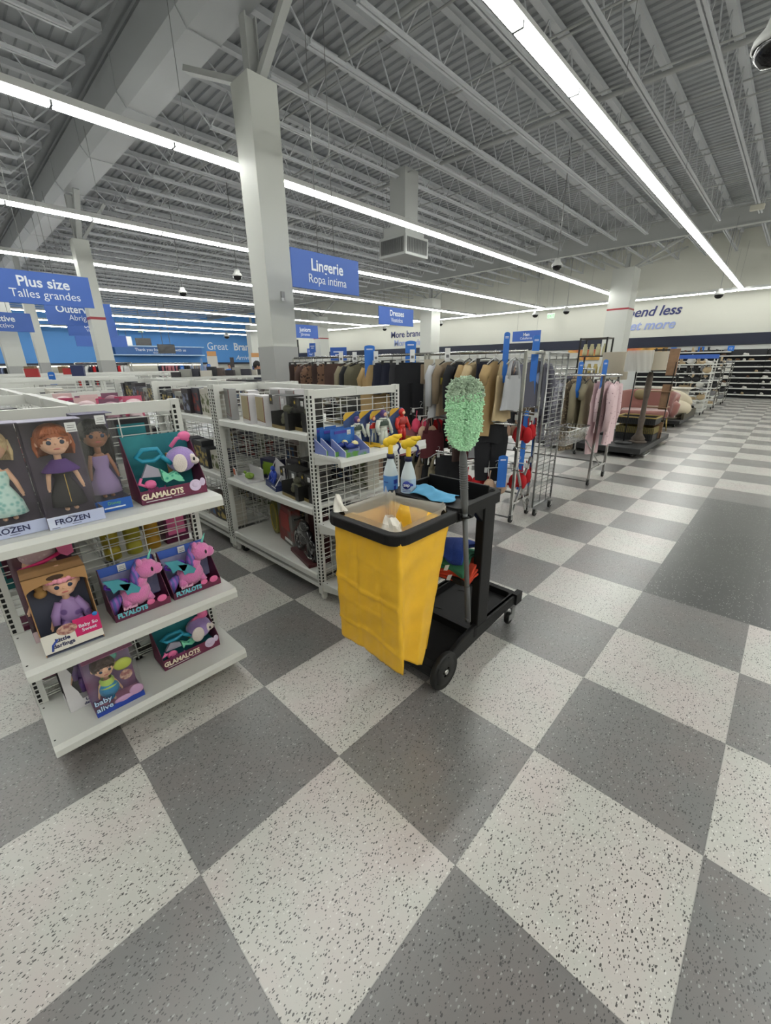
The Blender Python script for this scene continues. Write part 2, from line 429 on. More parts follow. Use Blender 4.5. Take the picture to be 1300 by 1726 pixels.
# sprinkler mains and bridging rods
def pipe(x0, x1, y, z, r, label, nm='sprinkler_pipe', grp=None):
    o = MB().cyl((x0, 0, 0), (x1, 0, 0), r, n=8).build(nm, M('pipe_grey_paint', (165, 167, 166), .55), None, loc=(0, y, z)); tag(o, label, 'pipe', grp)
pipe(-24, 6.5, 5.15, 6.33, .055, 'thick sprinkler main crossing between the joists past the nearest column')
pipe(-24, 6.5, 9.35, 6.33, .045, 'second sprinkler main crossing the middle of the roof bay')
for y in (4.9, 6.7, 8.6, 10.6, 12.8, 15.2, 17.4, -1.5, .4):
    pipe(-24, 6.5, y, 6.08, .016, 'thin bridging rod tying the bottoms of the roof joists', 'bridging_rod', 'lower bridging rods')
for y in (5.9, 7.8, 11.4, 14.2, 16.6, 21.5, 23.2):
    pipe(-24, 6.5, y, 6.66, .018, 'thin bridging rod tying the tops of the roof joists', 'bridging_rod', 'upper bridging rods')

# ------------------------------------------------------------ light strips
LAMP = M('tube_light_white', (254, 255, 250), .4, emit=LIGHT); LAMPW = M('wall_tube_white', (254, 255, 248), .4, emit=LIGHT*.33)
HOUS = M('strip_housing_white', (205, 206, 205), .5)
LZ = 4.42; SEG = 1.345
def strip(x, y0, n, label, seg=SEG, lamp=None):
    t = thing('light_strip', label, 'light', (x, y0, LZ))
    L = n*seg
    MB().bx(-.085, .085, 0, L, .045, .075).bx(-.04, .04, 0, L, .075, .14).build('housing', HOUS, t)
    d = MB().bx(-.05, .05, .026, seg-.026, .0, .043).build('diffuser', lamp or LAMP, t)
    for k in range(1, n):
        c = d.copy(); COL.objects.link(c); c.location = (0, k*seg, 0)
    j = MB().bx(-.054, .054, seg-.012, seg+.012, -.004, .046).build('joint_band', M('joint_band_grey', (96, 98, 100), .5), t)
    for k in range(1, n-1):
        c = j.copy(); COL.objects.link(c); c.location = (0, k*seg, 0)
    h = MB()
    for k in range(0, n, 3):
        h.cyl((0, k*seg+.2, .14), (0, k*seg+.2, 1.6), .004, n=4)
    h.build('hanger_wire', DULL, t, split=True)
    return t
SPECS = [(7.0-1.2, 22, 'ceiling light strip beyond the right edge of the photo'), (2.9, 22, 'ceiling light strip above the right side of the aisle'),
         (-1.43, 22, 'bright light strip over the aisle running to the back wall'),
         (-5.77, 22, 'long bright light strip passing behind the nearest column'), (-10.0, 22, 'light strip one row beyond the nearest column'),
         (-14.45, 22, 'light strip two rows beyond the nearest column'), (-19.0, 22, 'light strip three rows beyond the nearest column'),
         (-23.8, 22, 'light strip over the store middle, four rows beyond the nearest column'), (-28.4, 22, 'light strip third from the blue wall'),
         (-33.5, 22, 'light strip second from the blue wall'), (-38.3, 22, 'light strip nearest to the blue wall')]
for x, n, lab in SPECS: strip(x, -5.815, n, lab)
wl = strip(0, 0, 33, 'light strip running along the top of the cream back wall', lamp=LAMPW); wl.location = (6.5, 23.75, LZ-.04); wl.rotation_euler = (0, 0, PI/2)
# ------------------------------------------------------------ hanging signs, cameras, air unit
def hang_sign(label, x, y, z, W, H, lines, rz=90):
    drop = 6.86-z-H/2
    t = thing('aisle_sign', label, 'sign', (x, y, z), rz)
    MB().bx(-W/2, W/2, -.012, .012, -H/2, H/2).build('panel', BLUE, t, bevel=.004)
    for s, size, zz, bold, sx in lines: text(s, TXT, size, (0, -.016, zz), t, bold=bold, sx=sx)
    r = MB()
    for sx in (-W*.12, W*.12) if W < 1.3 else (-W*.35, W*.35): r.cyl((sx, 0, H/2), (sx, 0, H/2+drop), .005, n=5)
    r.build('hanging_rod', DULL, t, split=True)
    return t
hang_sign('blue hanging sign reading "Lingerie Ropa intima" beside the nearest column', -4.05, 3.413, 2.83, 1.20, .46, (('Lingerie', .20, .065, .004, .9), ('Ropa intima', .155, -.10, 0, .92)))
hang_sign('blue hanging sign reading "Plus size Talles grandes"', -7.8, .78, 2.79, 1.24, .46, (('Plus size', .20, .075, .004, .98), ('Talles grandes', .165, -.09, 0, .95)))
hang_sign('blue hanging sign reading "Outerwear Abrigos" behind the red-banded column', -14.7, 2.72, 3.12, 1.66, .64, (('Outerwear', .275, .10, .005, .92), ('Abrigos', .21, -.12, 0, .92)))
hang_sign('blue hanging sign ending "ve / vo" at the left edge of the photo', -14.2, .86, 2.77, 1.20, .46, (('Active', .20, .075, .004, .98), ('Activo', .155, -.09, 0, .95)))
hang_sign('blue hanging sign half hidden right behind the red-banded column', -17.5, 3.62, 2.95, 1.5, .55, (('Dresses', .17, .05, .002, .9), ('Vestidos', .13, -.09, 0, .9)))
hang_sign('farther plain-looking blue hanging sign left of the store header sign', -22.0, 4.95, 2.76, 2.0, .50, (('Juniors', .17, .05, .002, .9), ('Jóvenes', .13, -.09, 0, .9)))
hang_sign('blue hanging sign reading "Juniors" right of the nearest column', -12.7, 9.33, 2.81, 1.20, .46, (('Juniors', .20, .06, .004, .9), ('Jóvenes', .15, -.10, 0, .9)))
hang_sign('blue hanging sign reading "Dresses Vestidos"', -7.65, 8.87, 2.90, 1.48, .46, (('Dresses', .21, .075, .004, .9), ('Vestidos', .16, -.10, 0, .9)))
hang_sign('blue hanging sign reading "Men Caballeros" over the far racks', -8.76, 19.4, 2.82, 1.42, .46, (('Men', .2, .06, .004, .95), ('Caballeros', .15, -.1, 0, .95)), rz=0)
hang_sign('small far blue hanging sign right of the red-banded "Juniors" column', -26.9+.0, 20.2, 2.55, .9, .62, (('Home', .22, .1, .0, .95), ('Hogar', .16, -.12, 0, .95)), rz=0)
hd = thing('store_header_sign', 'long dark blue header reading "Thank you for shopping" on the blue wall', 'sign', (-41.2, 14.2, 3.0), 90)
MB().bx(-3.7, 3.7, -.15, .995, -.32, .32).build('panel', M('header_blue', (46, 92, 150), .5), hd)
MB().bx(-3.9, 3.9, -.25, .9, .32, .40).bx(-3.9, 3.9, -.25, .9, -.40, -.32).build('edge_trim', M('header_pale_trim', (170, 196, 220), .5), hd, split=True)
text('Thank you for shopping with us', TXT, .34, (0, -.17, .07), hd); text('Gracias por su compra', TXT, .20, (.2, -.17, -.18), hd)
def tv(x, y, z, W, H, label, rods):
    t = thing('ceiling_monitor', label, 'monitor', (x, y, z), 75)
    MB().bx(-W/2, W/2, -.04, .04, -H/2, H/2).build('screen_case', M('screen_black', (14, 15, 18), .25), t, bevel=.01)
    m = MB()
    for q in rods: m.cyl((q, 0, H/2), (q, 0, 6.86-z), .02, n=6)
    m.build('pole', DULL, t, split=True); return t
tv(-33, 11.7, 2.87, 1.15, .62, 'black monitor hanging on two poles in front of the header sign', (-.2, .3))
tv(-34, 10.55, 3.36, 1.0, .5, 'black monitor hanging above the left end of the header sign', (0,))
t = thing('box_sign', 'white square box sign left of the hanging monitor', 'sign', (-34.2, 9.55, 3.4)); MB().bx(-.03, .03, -.3, .3, -.3, .3).build('panel', CARD, t); MB().cyl((0, 0, .3), (0, 0, 3.46), .01, n=6).build('hanging_rod', DULL, t)
tv(-16.5, 11.35, 2.45, .6, .62, 'dark hanging monitor under the "Juniors" sign', (0,))
def exit_sign(x, y, z, rz, label):
    t = thing('exit_sign', label, 'exit sign', (x, y, z), rz)
    MB().bx(-.2, .2, -.03, .03, -.13, .13).build('case', M('exit_case', (205, 225, 205), .5), t)
    text('EXIT', M('exit_green', (60, 170, 100), .5), .2, (0, -.034, 0), t, sx=.9)
    MB().cyl((0, 0, .13), (0, 0, 6.86-z), .01, n=6).build('hanging_rod', DULL, t)
exit_sign(-9.6, 23.9, 4.05, 0, 'small green exit sign hanging by the back wall lights')
exit_sign(-40.5, 12.6, 4.55, 90, 'small exit sign on the blue wall above the header sign')
def dome(x, y, z, r, label, top=6.86):
    t = thing('dome_camera', label, 'camera', (x, y, z))
    MB().lathe([(0.001, r*1.35), (r*.5, r*1.3), (r*.62, r*.8), (r*1.0, r*.35), (r*1.05, 0), (r*.95, -.02*r)], n=18).build('housing', M('camera_white', (190, 191, 188), .4), t)
    MB().lathe([(r*.9, 0), (r*.86, -r*.4), (r*.5, -r*.75), (0.001, -r*.86)], n=18).build('dark_dome', M('camera_dark', (12, 12, 14), .15), t)
    MB().cyl((0, 0, r*1.2), (0, 0, top-z), .012, n=6).build('drop_rod', DULL, t)
dome(-4.15, 11.3, 4.0, .13, 'dome camera on a rod over the racks, between the two bright light strips')
dome(.365, 4.56, 4.0, .16, 'dome camera cut off by the top right corner of the photo')
dome(-11.0, 5.88, 4.0, .13, 'dome camera just left of the nearest column')
dome(-14.85, 5.9, 4.0, .13, 'dome camera between the red-banded column and the nearest column')
dome(-1.8, 21.0, 4.0, .16, 'dome camera near the right end of the back wall lights')
dome(-7.98, 21.9, 4.0, .16, 'dome camera by the back wall left of the "Spend less" column')
dome(-9.73, 22.2, 4.0, .16, 'dome camera left of the small exit sign on the back wall')
dome(-16.1, 22.4, 4.0, .16, 'dome camera right of the plain white far column')
dome(-21.0, 22.4, 4.0, .16, 'dome camera above the "More brands" lettering')
dome(-31.0, 15.5, 3.75, .2, 'dome camera in front of the "Great Brands" blue wall')
h = thing('air_unit', 'square white ceiling air diffuser with four grilles above the "Dresses" sign', 'air diffuser', (-7.28, 8.75, 4.3))
MB().bx(-.46, .46, -.46, .46, -.04, .42).build('grille_box', STEEL, h, bevel=.01)
MB().bx(-.38, .38, -.38, .38, .42, .66).bx(-.26, .26, -.26, .26, .66, 1.9).build('plenum', STEEL, h, bevel=.01)
for dx, dy, r in ((0, -1, 0), (1, 0, 90), (0, 1, 180), (-1, 0, 270)):
    m = MB()
    for k in range(13): m.bx(-.38+k*.062, -.355+k*.062, -.01, .01, .04, .34)
    m.bx(-.4, .4, .004, .012, .02, .36)
    q = m.build('grille', M('grille_grey', (112, 114, 113), .5, .3), h, loc=(dx*.47, dy*.47, 0)); q.rotation_euler = (0, 0, math.radians(r))
def emerg(x, y, z, label):
    o = MB().bx(-.17, .17, -.08, .08, -.07, .07).build('emergency_light', M('emergency_cream', (196, 194, 180), .5), None, loc=(x, y, z), bevel=.02); tag(o, label, 'light')
emerg(-.91, 17.6, 5.93, 'small cream box light at the end of a joist, top right')
# ------------------------------------------------------------ wheels
def castor(parent, x, y, r=.04, rot=0, nm='castor'):
    c = MB().tube([(x-.012, y, r), (x+.012, y, r)], r, 16).build(nm, RUBBER, parent)
    MB().bx(x-.02, x-.014, y-.018, y+.018, r, r*2.3).bx(x+.014, x+.02, y-.018, y+.018, r, r*2.3).bx(x-.02, x+.02, y-.02, y+.02, r*2.2, r*2.4).build('fork', DULL, c)
    return c

# ------------------------------------------------------------ slotted-post gondola shelving
def posts(root, x, y, H, face, w=.042):
    o = MB().bx(x-w/2, x+w/2, y-w/2, y+w/2, .05, H).build('slotted_post', WHITE, root); sl = MB()
    z = .12
    while z < H-.04:                                    # the punched slots
        if 'x' in face:
            s_ = 1 if '+x' in face else -1
            for q in (-.008,): sl.bx(x+s_*(w/2)-.001, x+s_*(w/2)+.001, y+q-.006, y+q+.007, z, z+.017)
        if 'y' in face: sl.bx(x-.007, x+.007, y-w/2-.001, y-w/2+.001, z, z+.017)
        z += .0255
    sl.build('post_slots', SLOT, o)
def wire_panel(along, fixed, a, b, z0, z1, nv=5):
    m = MB(); z = z0; k = 0
    while z < z1:
        for dz in ((0, .012) if k % 4 == 0 and nv < 8 else (0,)):
            if along == 'y': m.bx(fixed-.002, fixed+.002, a, b, z+dz-.002, z+dz+.002)
            else: m.bx(a, b, fixed-.002, fixed+.002, z+dz-.002, z+dz+.002)
        z += .040 if nv < 8 else .052; k += 1
    for i in range(nv):
        q = a+(b-a)*(i+.5)/nv
        if along == 'y': m.bx(fixed+.002, fixed+.005, q-.0025, q+.0025, z0-.02, z1)
        else: m.bx(q-.0025, q+.0025, fixed-.005, fixed-.002, z0-.02, z1)
    return m
def shelf(root, x0, x1, y0, y1, z, lipaxis, name='shelf', t=.050):
    """z = top face; lipaxis says which edge carries the rounded price lip"""
    m = MB().bx(x0, x1-(.030 if lipaxis == '+x' else 0), y0+(.030 if lipaxis == '-y' else 0), y1-(.030 if lipaxis == '+y' else 0), z-.022, z)
    if lipaxis == '+x': m.prism([(x1-.03, z-.022), (x1-.03, z), (x1-.012, z+.001), (x1, z-.020), (x1, z-t), (x1-.03, z-t)], y0, y1, 'y')
    if lipaxis == '-y': m.prism([(y0+.03, z-t), (y0+.03, z), (y0+.008, z+.001), (y0, z-.010), (y0, z-t)], x0, x1, 'x')
    if lipaxis == '+y': m.prism([(y1-.03, z-t), (y1-.03, z), (y1-.008, z+.001), (y1, z-.010), (y1, z-t)], x0, x1, 'x')
    o = m.build(name, WHITE, root)
    if lipaxis == '+x':
        b = MB()
        for y in (y0+.004, y1-.008): b.prism([(x0, z-.075), (x0, z-.002), (x1-.03, z-.002), (x1-.03, z-.03)], y, y+.004, 'y')
        b.build('shelf_bracket', WHITE, o, split=True)
        MB().cyl((x0+.04, y0+.012, z), (x0+.04, y0+.012, z+.001), .004, n=8).cyl((x1-.05, y0+.012, z), (x1-.05, y0+.012, z+.001), .004, n=8).build('screw', SLOT, o, split=True)
    return o
def gondola(label, x0, x1, y0, y1, H, side_z=(1.2, .7, .2), end_z=(), end_x=None, ends='+', casters=True):
    t = thing('gondola_shelving', label, 'shelving', (0, 0, 0))
    w = .042
    for x in (x0+w/2, x1-w/2):
        for y in (y0+w/2, y1-w/2): posts(t, x, y, H, ('+x' if x > (x0+x1)/2 else '-x')+' y')
    ym = (y0+y1)/2
    r = MB()
    for x in (x0+w/2, x1-w/2): r.bx(x-.018, x+.018, y0+w, y1-w, H-.055, H-.005).bx(x-.016, x+.016, y0+w, y1-w, .08, .13)
    r.bx(x0, x1, ym-.02, ym+.02, H-.05, H+.002).bx(x0, x1, ym-.02, ym+.02, .08, .13)
    for y in (y0+.02, y1-.02): r.bx(x0+w, x1-w, y-.014, y+.014, .09, .12)
    r.build('frame_rail', WHITE, t, split=True)
    wire_panel('y', x1-w/2, y0+w, y1-w, .15, H-.07).build('end_wire_grid', WIRE, t)
    wire_panel('y', x0+w/2, y0+w, y1-w, .15, H-.07).build('end_wire_grid', WIRE, t)
    wire_panel('x', ym, x0+w, x1-w, .15, H-.07, 8).build('middle_wire_grid', WIRE, t)
    MB().bx((x0+x1)/2-.03, (x0+x1)/2+.03, ym-.03, ym+.03, .12, H).build('middle_post', WHITE, t)
    for z in side_z:
        shelf(t, x0+.05, x1-.05, y0, ym-.03, z, '-y'); shelf(t, x0+.05, x1-.05, ym+.03, y1, z, '+y')
    for z in end_z: shelf(t, x1, end_x, y0+.004, y1-.004, z, '+x', 'end_shelf')
    if casters:
        for x, y in ((x0+.11, y0+.06), (x1-.1, y0+.10), (x0+.11, y1-.08), (x1-.1, y1-.1)): castor(t, x, y, .038)
    f = MB()
    for x in (x0+w/2, x1-w/2):
        for y in (y0+.03, y1-.03): f.bx(x-.016, x+.016, y-.016, y+.016, .012, .09).cyl((x, y, 0), (x, y, .014), .016, n=10)
    f.build('levelling_foot', WHITE, t, split=True)
    return t
gondola('white wire-backed shelving stand at the left front with boxed dolls and plush toys', -2.42, -1.14, -.855, .015, 1.465, (1.2, .7, .2), (1.03, .52, .135), -.795)
gondola('white shelving stand behind the trolley with toys on its end shelves', -2.37, -1.05, .745, 1.575, 1.475, (1.2, .7, .2), (1.08, .60, .15), -.78)
gondola('white shelving stand left of the one behind the trolley', -3.78, -2.40, .745, 1.575, 1.475, (1.2, .7, .2))
gondola('white shelving stand left of the nearest column, third in the toy row', -5.3, -3.84, .80, 1.55, 1.475, (1.2, .7, .2))
gondola('white shelving stand behind the left front one', -3.95, -2.50, -.855, .015, 1.455, (1.2, .7, .2))
gondola('white shelving stand with an open top, farther behind the left front one', -5.5, -4.1, -.9, -.03, 1.45, (1.2, .7, .2))
# slat-topped long racks across the left half
def slat_rack(x, y0, y1, z, label, dark=0):
    t = thing('long_white_rack', label, 'rack', (x, (y0+y1)/2, 0)); L = (y1-y0)/2; m = MB()
    for dx in (-.42, -.14, .14, .42): m.bx(dx-.022, dx+.022, -L, L, z-.04, z)
    k = -L
    while k <= L: m.bx(-.44, .44, k-.02, k+.02, z-.07, z-.03); k += 1.2
    m.build('top_slat', WHITE, t); p = MB(); k = -L+.05
    while k <= L:
        for dx in (-.42, .42): p.bx(dx-.02, dx+.02, k-.02, k+.02, 0, z-.03)
        k += 1.2
    p.build('post', WHITE, t, split=True); q = MB()
    for dx in (-.40, .40):
        for zz in (.2, .65, 1.1): q.bx(dx-.04 if dx > 0 else dx-.02, dx+.04, -L, L, zz-.03, zz)
    q.build('shelf_edge', WHITE, t, split=True)
    g2 = MB(); zz = .25
    while zz < z-.1: g2.bx(-.005, .005, -L, L, zz, zz+.006); zz += .09
    g2.build('wire_grid', WIRE, t); return t
slat_rack(-6.0, -3.6, .45, 1.47, 'long white slatted rack top, nearest of the row across the left side')
slat_rack(-7.4, -3.6, 1.6, 1.47, 'long white slatted rack top, second of the row across the left side')
slat_rack(-8.9, -3.4, 2.0, 1.47, 'long white slatted rack top, third of the row across the left side')
slat_rack(-10.6, -3.2, 3.1, 1.48, 'long white slatted rack top, fourth of the row across the left side')
slat_rack(-12.6, -3.0, 4.4, 1.5, 'long white slatted rack top, farthest of the row across the left side')
slat_rack(-7.2, 2.1, 6.0, 1.44, 'long white rack behind the nearest column')
slat_rack(-10.7, 3.4, 7.7, 1.46, 'second long white rack behind the nearest column')
# ------------------------------------------------------------ cleaning trolley
def rrect(x0, x1, y0, y1, r, n=5):
    pts = []
    for cx, cy, a in ((x1-r, y0+r, -90), (x1-r, y1-r, 0), (x0+r, y1-r, 90), (x0+r, y0+r, 180)):
        for k in range(n+1):
            t = math.radians(a+90*k/n); pts.append((cx+r*math.cos(t), cy+r*math.sin(t)))
    return pts
def ringwall(m, o, i, z0, z1):
    """solid ring between the outlines o and i (same point count)"""
    n = len(o); vs = [(x, y, z0) for x, y in o]+[(x, y, z1) for x, y in o]+[(x, y, z0) for x, y in i]+[(x, y, z1) for x, y in i]
    fs = []
    for k in range(n):
        j = (k+1) % n
        fs += [(k, j, n+j, n+k), (2*n+j, 2*n+k, 3*n+k, 3*n+j), (n+k, n+j, 3*n+j, 3*n+k), (j, k, 2*n+k, 2*n+j)]
    m.add(vs, fs)
CO = (-.13, .95, 0); OFF = (.13, -.95, 0)
cart = thing('cleaning_trolley', 'black plastic cleaning trolley with a yellow hanging bag, standing on the checkered floor', 'cleaning trolley', CO)
XL, XR = -.365, .100
m = MB()
ringwall(m, rrect(XL, XR, .275, .745, .075), rrect(XL+.042, XR-.042, .317, .690, .04), .925, .975)
m.build('bag_hoop', BLACKP, cart, bevel=.007, loc=OFF)
m = MB()                                            # deck with two troughs, tool holes and handle rim
ringwall(m, rrect(XL, XR, .70, 1.10, .03), rrect(XL+.035, XR-.035, .835, 1.03, .02), .93, .985)
m.bx(XL+.03, XR-.03, .82, 1.04, .915, .93)
m.bx(XL+.01, XR-.01, .69, .80, .962, .976)
m.bx(XL+.02, XR-.02, 1.095, 1.12, .955, .985)
for y0, y1 in ((.86, .88),): m.bx(XL+.05, XL+.052, y0, y1, .93, .98)
m.build('top_deck', BLACKP, cart, bevel=.006, loc=OFF)
m = MB().bx(XL+.04, XR-.04, 1.018, 1.034, .93, 1.02).bx(XL+.02, XL+.036, .84, 1.034, .93, 1.0)
m.build('deck_back_wall', BLACKP, cart, bevel=.004, loc=OFF)
m = MB()
for x in (XL+.05, XL+.10, XR-.09, XR-.045):
    m.lathe([(.012, 0), (.018, 0), (.018, .004), (.012, .004)], (x, 1.065, .985), 12)
    m.lathe([(.0001, 0), (.011, 0)], (x, 1.065, .9865), 12)
m.build('tool_hole', M('hole_black', (5, 5, 5), .9), cart, loc=OFF, split=True)
for x0, x1 in ((XR-.058, XR-.008), (XL+.008, XL+.058)):
    m = MB().prism([(.955, .15), (1.06, .15), (1.055, .93), (.945, .93)], x0, x1, 'x')
    m.prism([(.86, .93), (.945, .93), (.955, .84)], x0+.008, x1-.008, 'x')
    m.prism([(.86, .93), (.70, .93), (.70, .915), (.85, .90)], x0+.004, x1-.004, 'x')
    m.build('upright', BLACKP, cart, bevel=.006, loc=OFF)
m = MB().prism([(.565, .05), (.60, .045), (.70, .09), (.95, .115), (1.40, .15), (1.44, .17), (1.44, .215), (1.06, .215), (.95, .225), (.80, .20), (.70, .165), (.60, .165), (.565, .13)], XR-.040, XR-.012, 'x')
m.prism([(.565, .05), (.60, .045), (.70, .09), (.95, .115), (1.40, .15), (1.44, .17), (1.44, .215), (1.06, .215), (.95, .225), (.80, .20), (.70, .165), (.60, .165), (.565, .13)], XL+.012, XL+.040, 'x')
m.bx(XL+.03, XR-.03, .575, .625, .09, .15)
m.build('side_frame', BLACKP, cart, bevel=.006, loc=OFF)
m = MB(); m.bx(XL+.03, XR-.03, .90, 1.42, .155, .172)
ringwall(m, rrect(XL+.005, XR-.005, .90, 1.455, .05), rrect(XL+.045, XR-.045, .93, 1.415, .03), .155, .215)
for x, y in ((XL+.14, 1.0), (XR-.16, 1.28), (XL+.14, 1.28)): m.prism([(x-.03, y), (x+.03, y+.018), (x-.03, y+.036)], .172, .176, 'z')
m.bx(XR-.03, XR+.008, 1.40, 1.475, .15, .225).bx(XL-.008, XL+.03, 1.40, 1.475, .15, .225)
m.build('base_platform', BLACKP, cart, bevel=.006, loc=OFF)
m = MB().add([(XL+.03, .91, .172), (XR-.03, .91, .172), (XR-.03, .60, .075), (XL+.03, .60, .075), (XL+.03, .91, .16), (XR-.03, .91, .16), (XR-.03, .60, .06), (XL+.03, .60, .06)], [(0, 1, 2, 3), (7, 6, 5, 4), (0, 3, 7, 4), (1, 5, 6, 2), (3, 2, 6, 7)])
m.build('sloped_tray', BLACKP, cart, loc=OFF)
for x in (XR-.030, XL-.004):                        # large front wheels
    q = MB(); cx = x; pr = [(.028, -.018), (.075, -.018), (.080, -.010), (.098, -.017), (.104, -.008), (.104, .008), (.098, .017), (.080, .010), (.075, .018), (.028, .018)]
    T = Matrix.Translation((cx+.018, .648, .104)) @ Matrix.Rotation(PI/2, 4, 'Y')
    q.lathe(pr, (0, 0, 0), 32, T)
    for k in range(5):
        a = 2*PI*k/5; d = Vector((0, math.cos(a), math.sin(a)))
        q.bar(Vector((cx+.018, .648, .104))+d*.01, Vector((cx+.018, .648, .104))+d*.08, .03, .014)
    wq = q.build('wheel', RUBBER, cart, loc=OFF)
    MB().cyl((cx+.02, .648, .104), (cx+.04 if x > 0 else cx-.005, .648, .104), .013, n=12).build('axle_cap', CHROME, wq)
for x in (XR-.035, XL+.035):
    cs = MB().lathe([(.02, -.014), (.036, -.014), (.040, -.006), (.040, .006), (.036, .014), (.02, .014)], (0, 0, 0), 20, Matrix.Translation((x, 1.40, .041)) @ Matrix.Rotation(PI/2, 4, 'Y')).build('castor', RUBBER, cart, loc=OFF)
    MB().bx(x-.026, x-.020, 1.385, 1.43, .04, .125).bx(x+.020, x+.026, 1.385, 1.43, .04, .125).bx(x-.026, x+.026, 1.385, 1.44, .120, .130).bx(x+.024, x+.029, 1.35, 1.40, .05, .09).build('castor_fork', DULL, cs)
m = MB().bx(-.34, .05, .86, 1.06, .495, .505)         # middle ledge the cloths lie on
ringwall(m, rrect(-.345, .055, .855, 1.065, .03), rrect(-.325, .035, .875, 1.045, .02), .495, .53)
m.build('middle_ledge', BLACKP, cart, bevel=.004, loc=OFF)
m = MB().bx(.088, .104, .70, .76, .93, .965)
for s_ in (-1, 1): m.tube([(.104, .73+.017*s_, .948), (.118, .73+.024*s_, .948), (.130, .73+.020*s_, .948), (.136, .73+.008*s_, .948)], .006, 6)
m.build('pole_clip', BLACKP, cart, loc=OFF)
# the yellow bag: an outer sheet folded round the hoop, creased, deeper at its front corner
YB = M('yellow_vinyl_bag', (234, 182, 44), .45, bump=.22, bscale=30, var=.05, vscale=7)
rnd = random.Random(5)
def bagfn(u, v):
    # u runs round: left-back -> front-left -> front-right -> right-back ; v: 0 top .. 1 bottom
    P = [(-.335, .66), (-.318, .305), (.085, .305), (.072, .665)]
    cum = [0, .355, .76, 1.12]; s = u*1.12
    for k in range(3):
        if s <= cum[k+1] or k == 2:
            f = min(1, (s-cum[k])/(cum[k+1]-cum[k])); x = P[k][0]+(P[k+1][0]-P[k][0])*f; y = P[k][1]+(P[k+1][1]-P[k][1])*f; break
    bot = .40
    if k == 1: bot = .335-.02*f
    if k == 2: bot = .330+.035*min(1, f/.06) if f < .06 else .365-.150*((f-.06)/.94)
    if k == 0: bot = .33
    z = .945-(.945-bot)*v
    cx, cy = -.12, .48
    if k == 1:
        y += -.010*math.sin(v*PI)-.012*v+.005*math.sin(f*9+v*4)*v+.0018*math.sin(f*31+v*9)+.0015*math.sin(v*37+f*11)
        x += .035*v*f+.028*v*(1-f)
    if k == 2:
        x += .035*v*(1-f) - .050*math.sin(min(1, f*1.5)*PI)*v**.8 - .012*v*f+.002*math.sin(v*29+f*7)
        y -= .165*v*f+.012*v*(1-f)-.006*math.sin(f*PI)*math.sin(v*9)
    if k == 0: x += .03*v+.012*math.sin(f*7)*v
    if k == 1:
        for zc, am in ((.22, .003), (.455, .0075), (.60, .003), (.80, .0075)): y += -am*math.exp(-((v-zc-.035*f-.012*math.sin(f*7+zc*9))/.010)**2)
        for fc in (.36, .70): y += .0045*math.exp(-((f-fc)/.018)**2)
    return (x, y, z)
bag = MB().grid(bagfn, 110, 60).build('bag', YB, cart, loc=OFF, solid=.0022); bag['label'] = 'yellow vinyl waste bag hanging from the hoop'
MB().grid(lambda u, v: ((-.335+u*.39), .672-.14*v+.006*math.sin(u*14), .945-.66*v), 24, 12).build('bag_back_sheet', YB, bag, solid=.002)
MB().grid(lambda u, v: (-.29+u*.30, .33+.14*v, .42+.02*math.sin(u*6)), 8, 8).build('bag_bottom', YB, bag, solid=.002)
# milky liner inside the hoop, crumpled over its edge
LN = film('liner_film', (244, 238, 224), .36)
def linfn(u, v):
    o = rrect(XL+.050, XR-.050, .325, .682, .045, 12); n = len(o); q = u*n; i = int(q) % n; j = (i+1) % n; f = q-int(q)
    x = o[i][0]*(1-f)+o[j][0]*f; y = o[i][1]*(1-f)+o[j][1]*f; cx, cy = -.132, .50
    rip = .016*math.sin(u*61)+.014*math.sin(u*37+2)+.010*math.sin(u*113+v*9)
    if v < .25:
        k = v/.25; h = .012*math.sin(u*47)+.009*math.sin(u*83)+.007*math.sin(u*29+1)+.010
        return (x+(cx-x)*(-.03+.05*k), y+(cy-y)*(-.03+.05*k), .982+h*(1-k)+.012*max(0, math.sin(u*2*PI*1.5+1)))
    k = (v-.25)/.75
    s_ = .04+.30*k+rip*k*2
    return (x+(cx-x)*s_, y+(cy-y)*s_, .985-.34*k+.012*math.sin(u*53+k*11)*k)
MB().grid(linfn, 220, 26).build('bag_liner', LN, cart, loc=OFF)['label'] = 'crumpled milky plastic liner inside the yellow bag'
m = MB()
def corner(u, v):
    a = u*2*PI; r = (.030-.022*v)*(1+.25*math.sin(3*a+v*5)); return (-.325+r*math.cos(a)-.018*v, .348+r*math.sin(a), .975+.075*v)
m.grid(corner, 22, 8)
def wad(u, v):
    a = u*2*PI; r = (.055-.035*v)*(1+.22*math.sin(4*a+v*7)); return (-.035+1.1*r*math.cos(a)-.015*v, .395+.8*r*math.sin(a), .925+.075*v)
m.grid(wad, 26, 8).build('liner_knot', film('liner_film_dense', (240, 236, 226), .85), cart, loc=OFF, split=True)

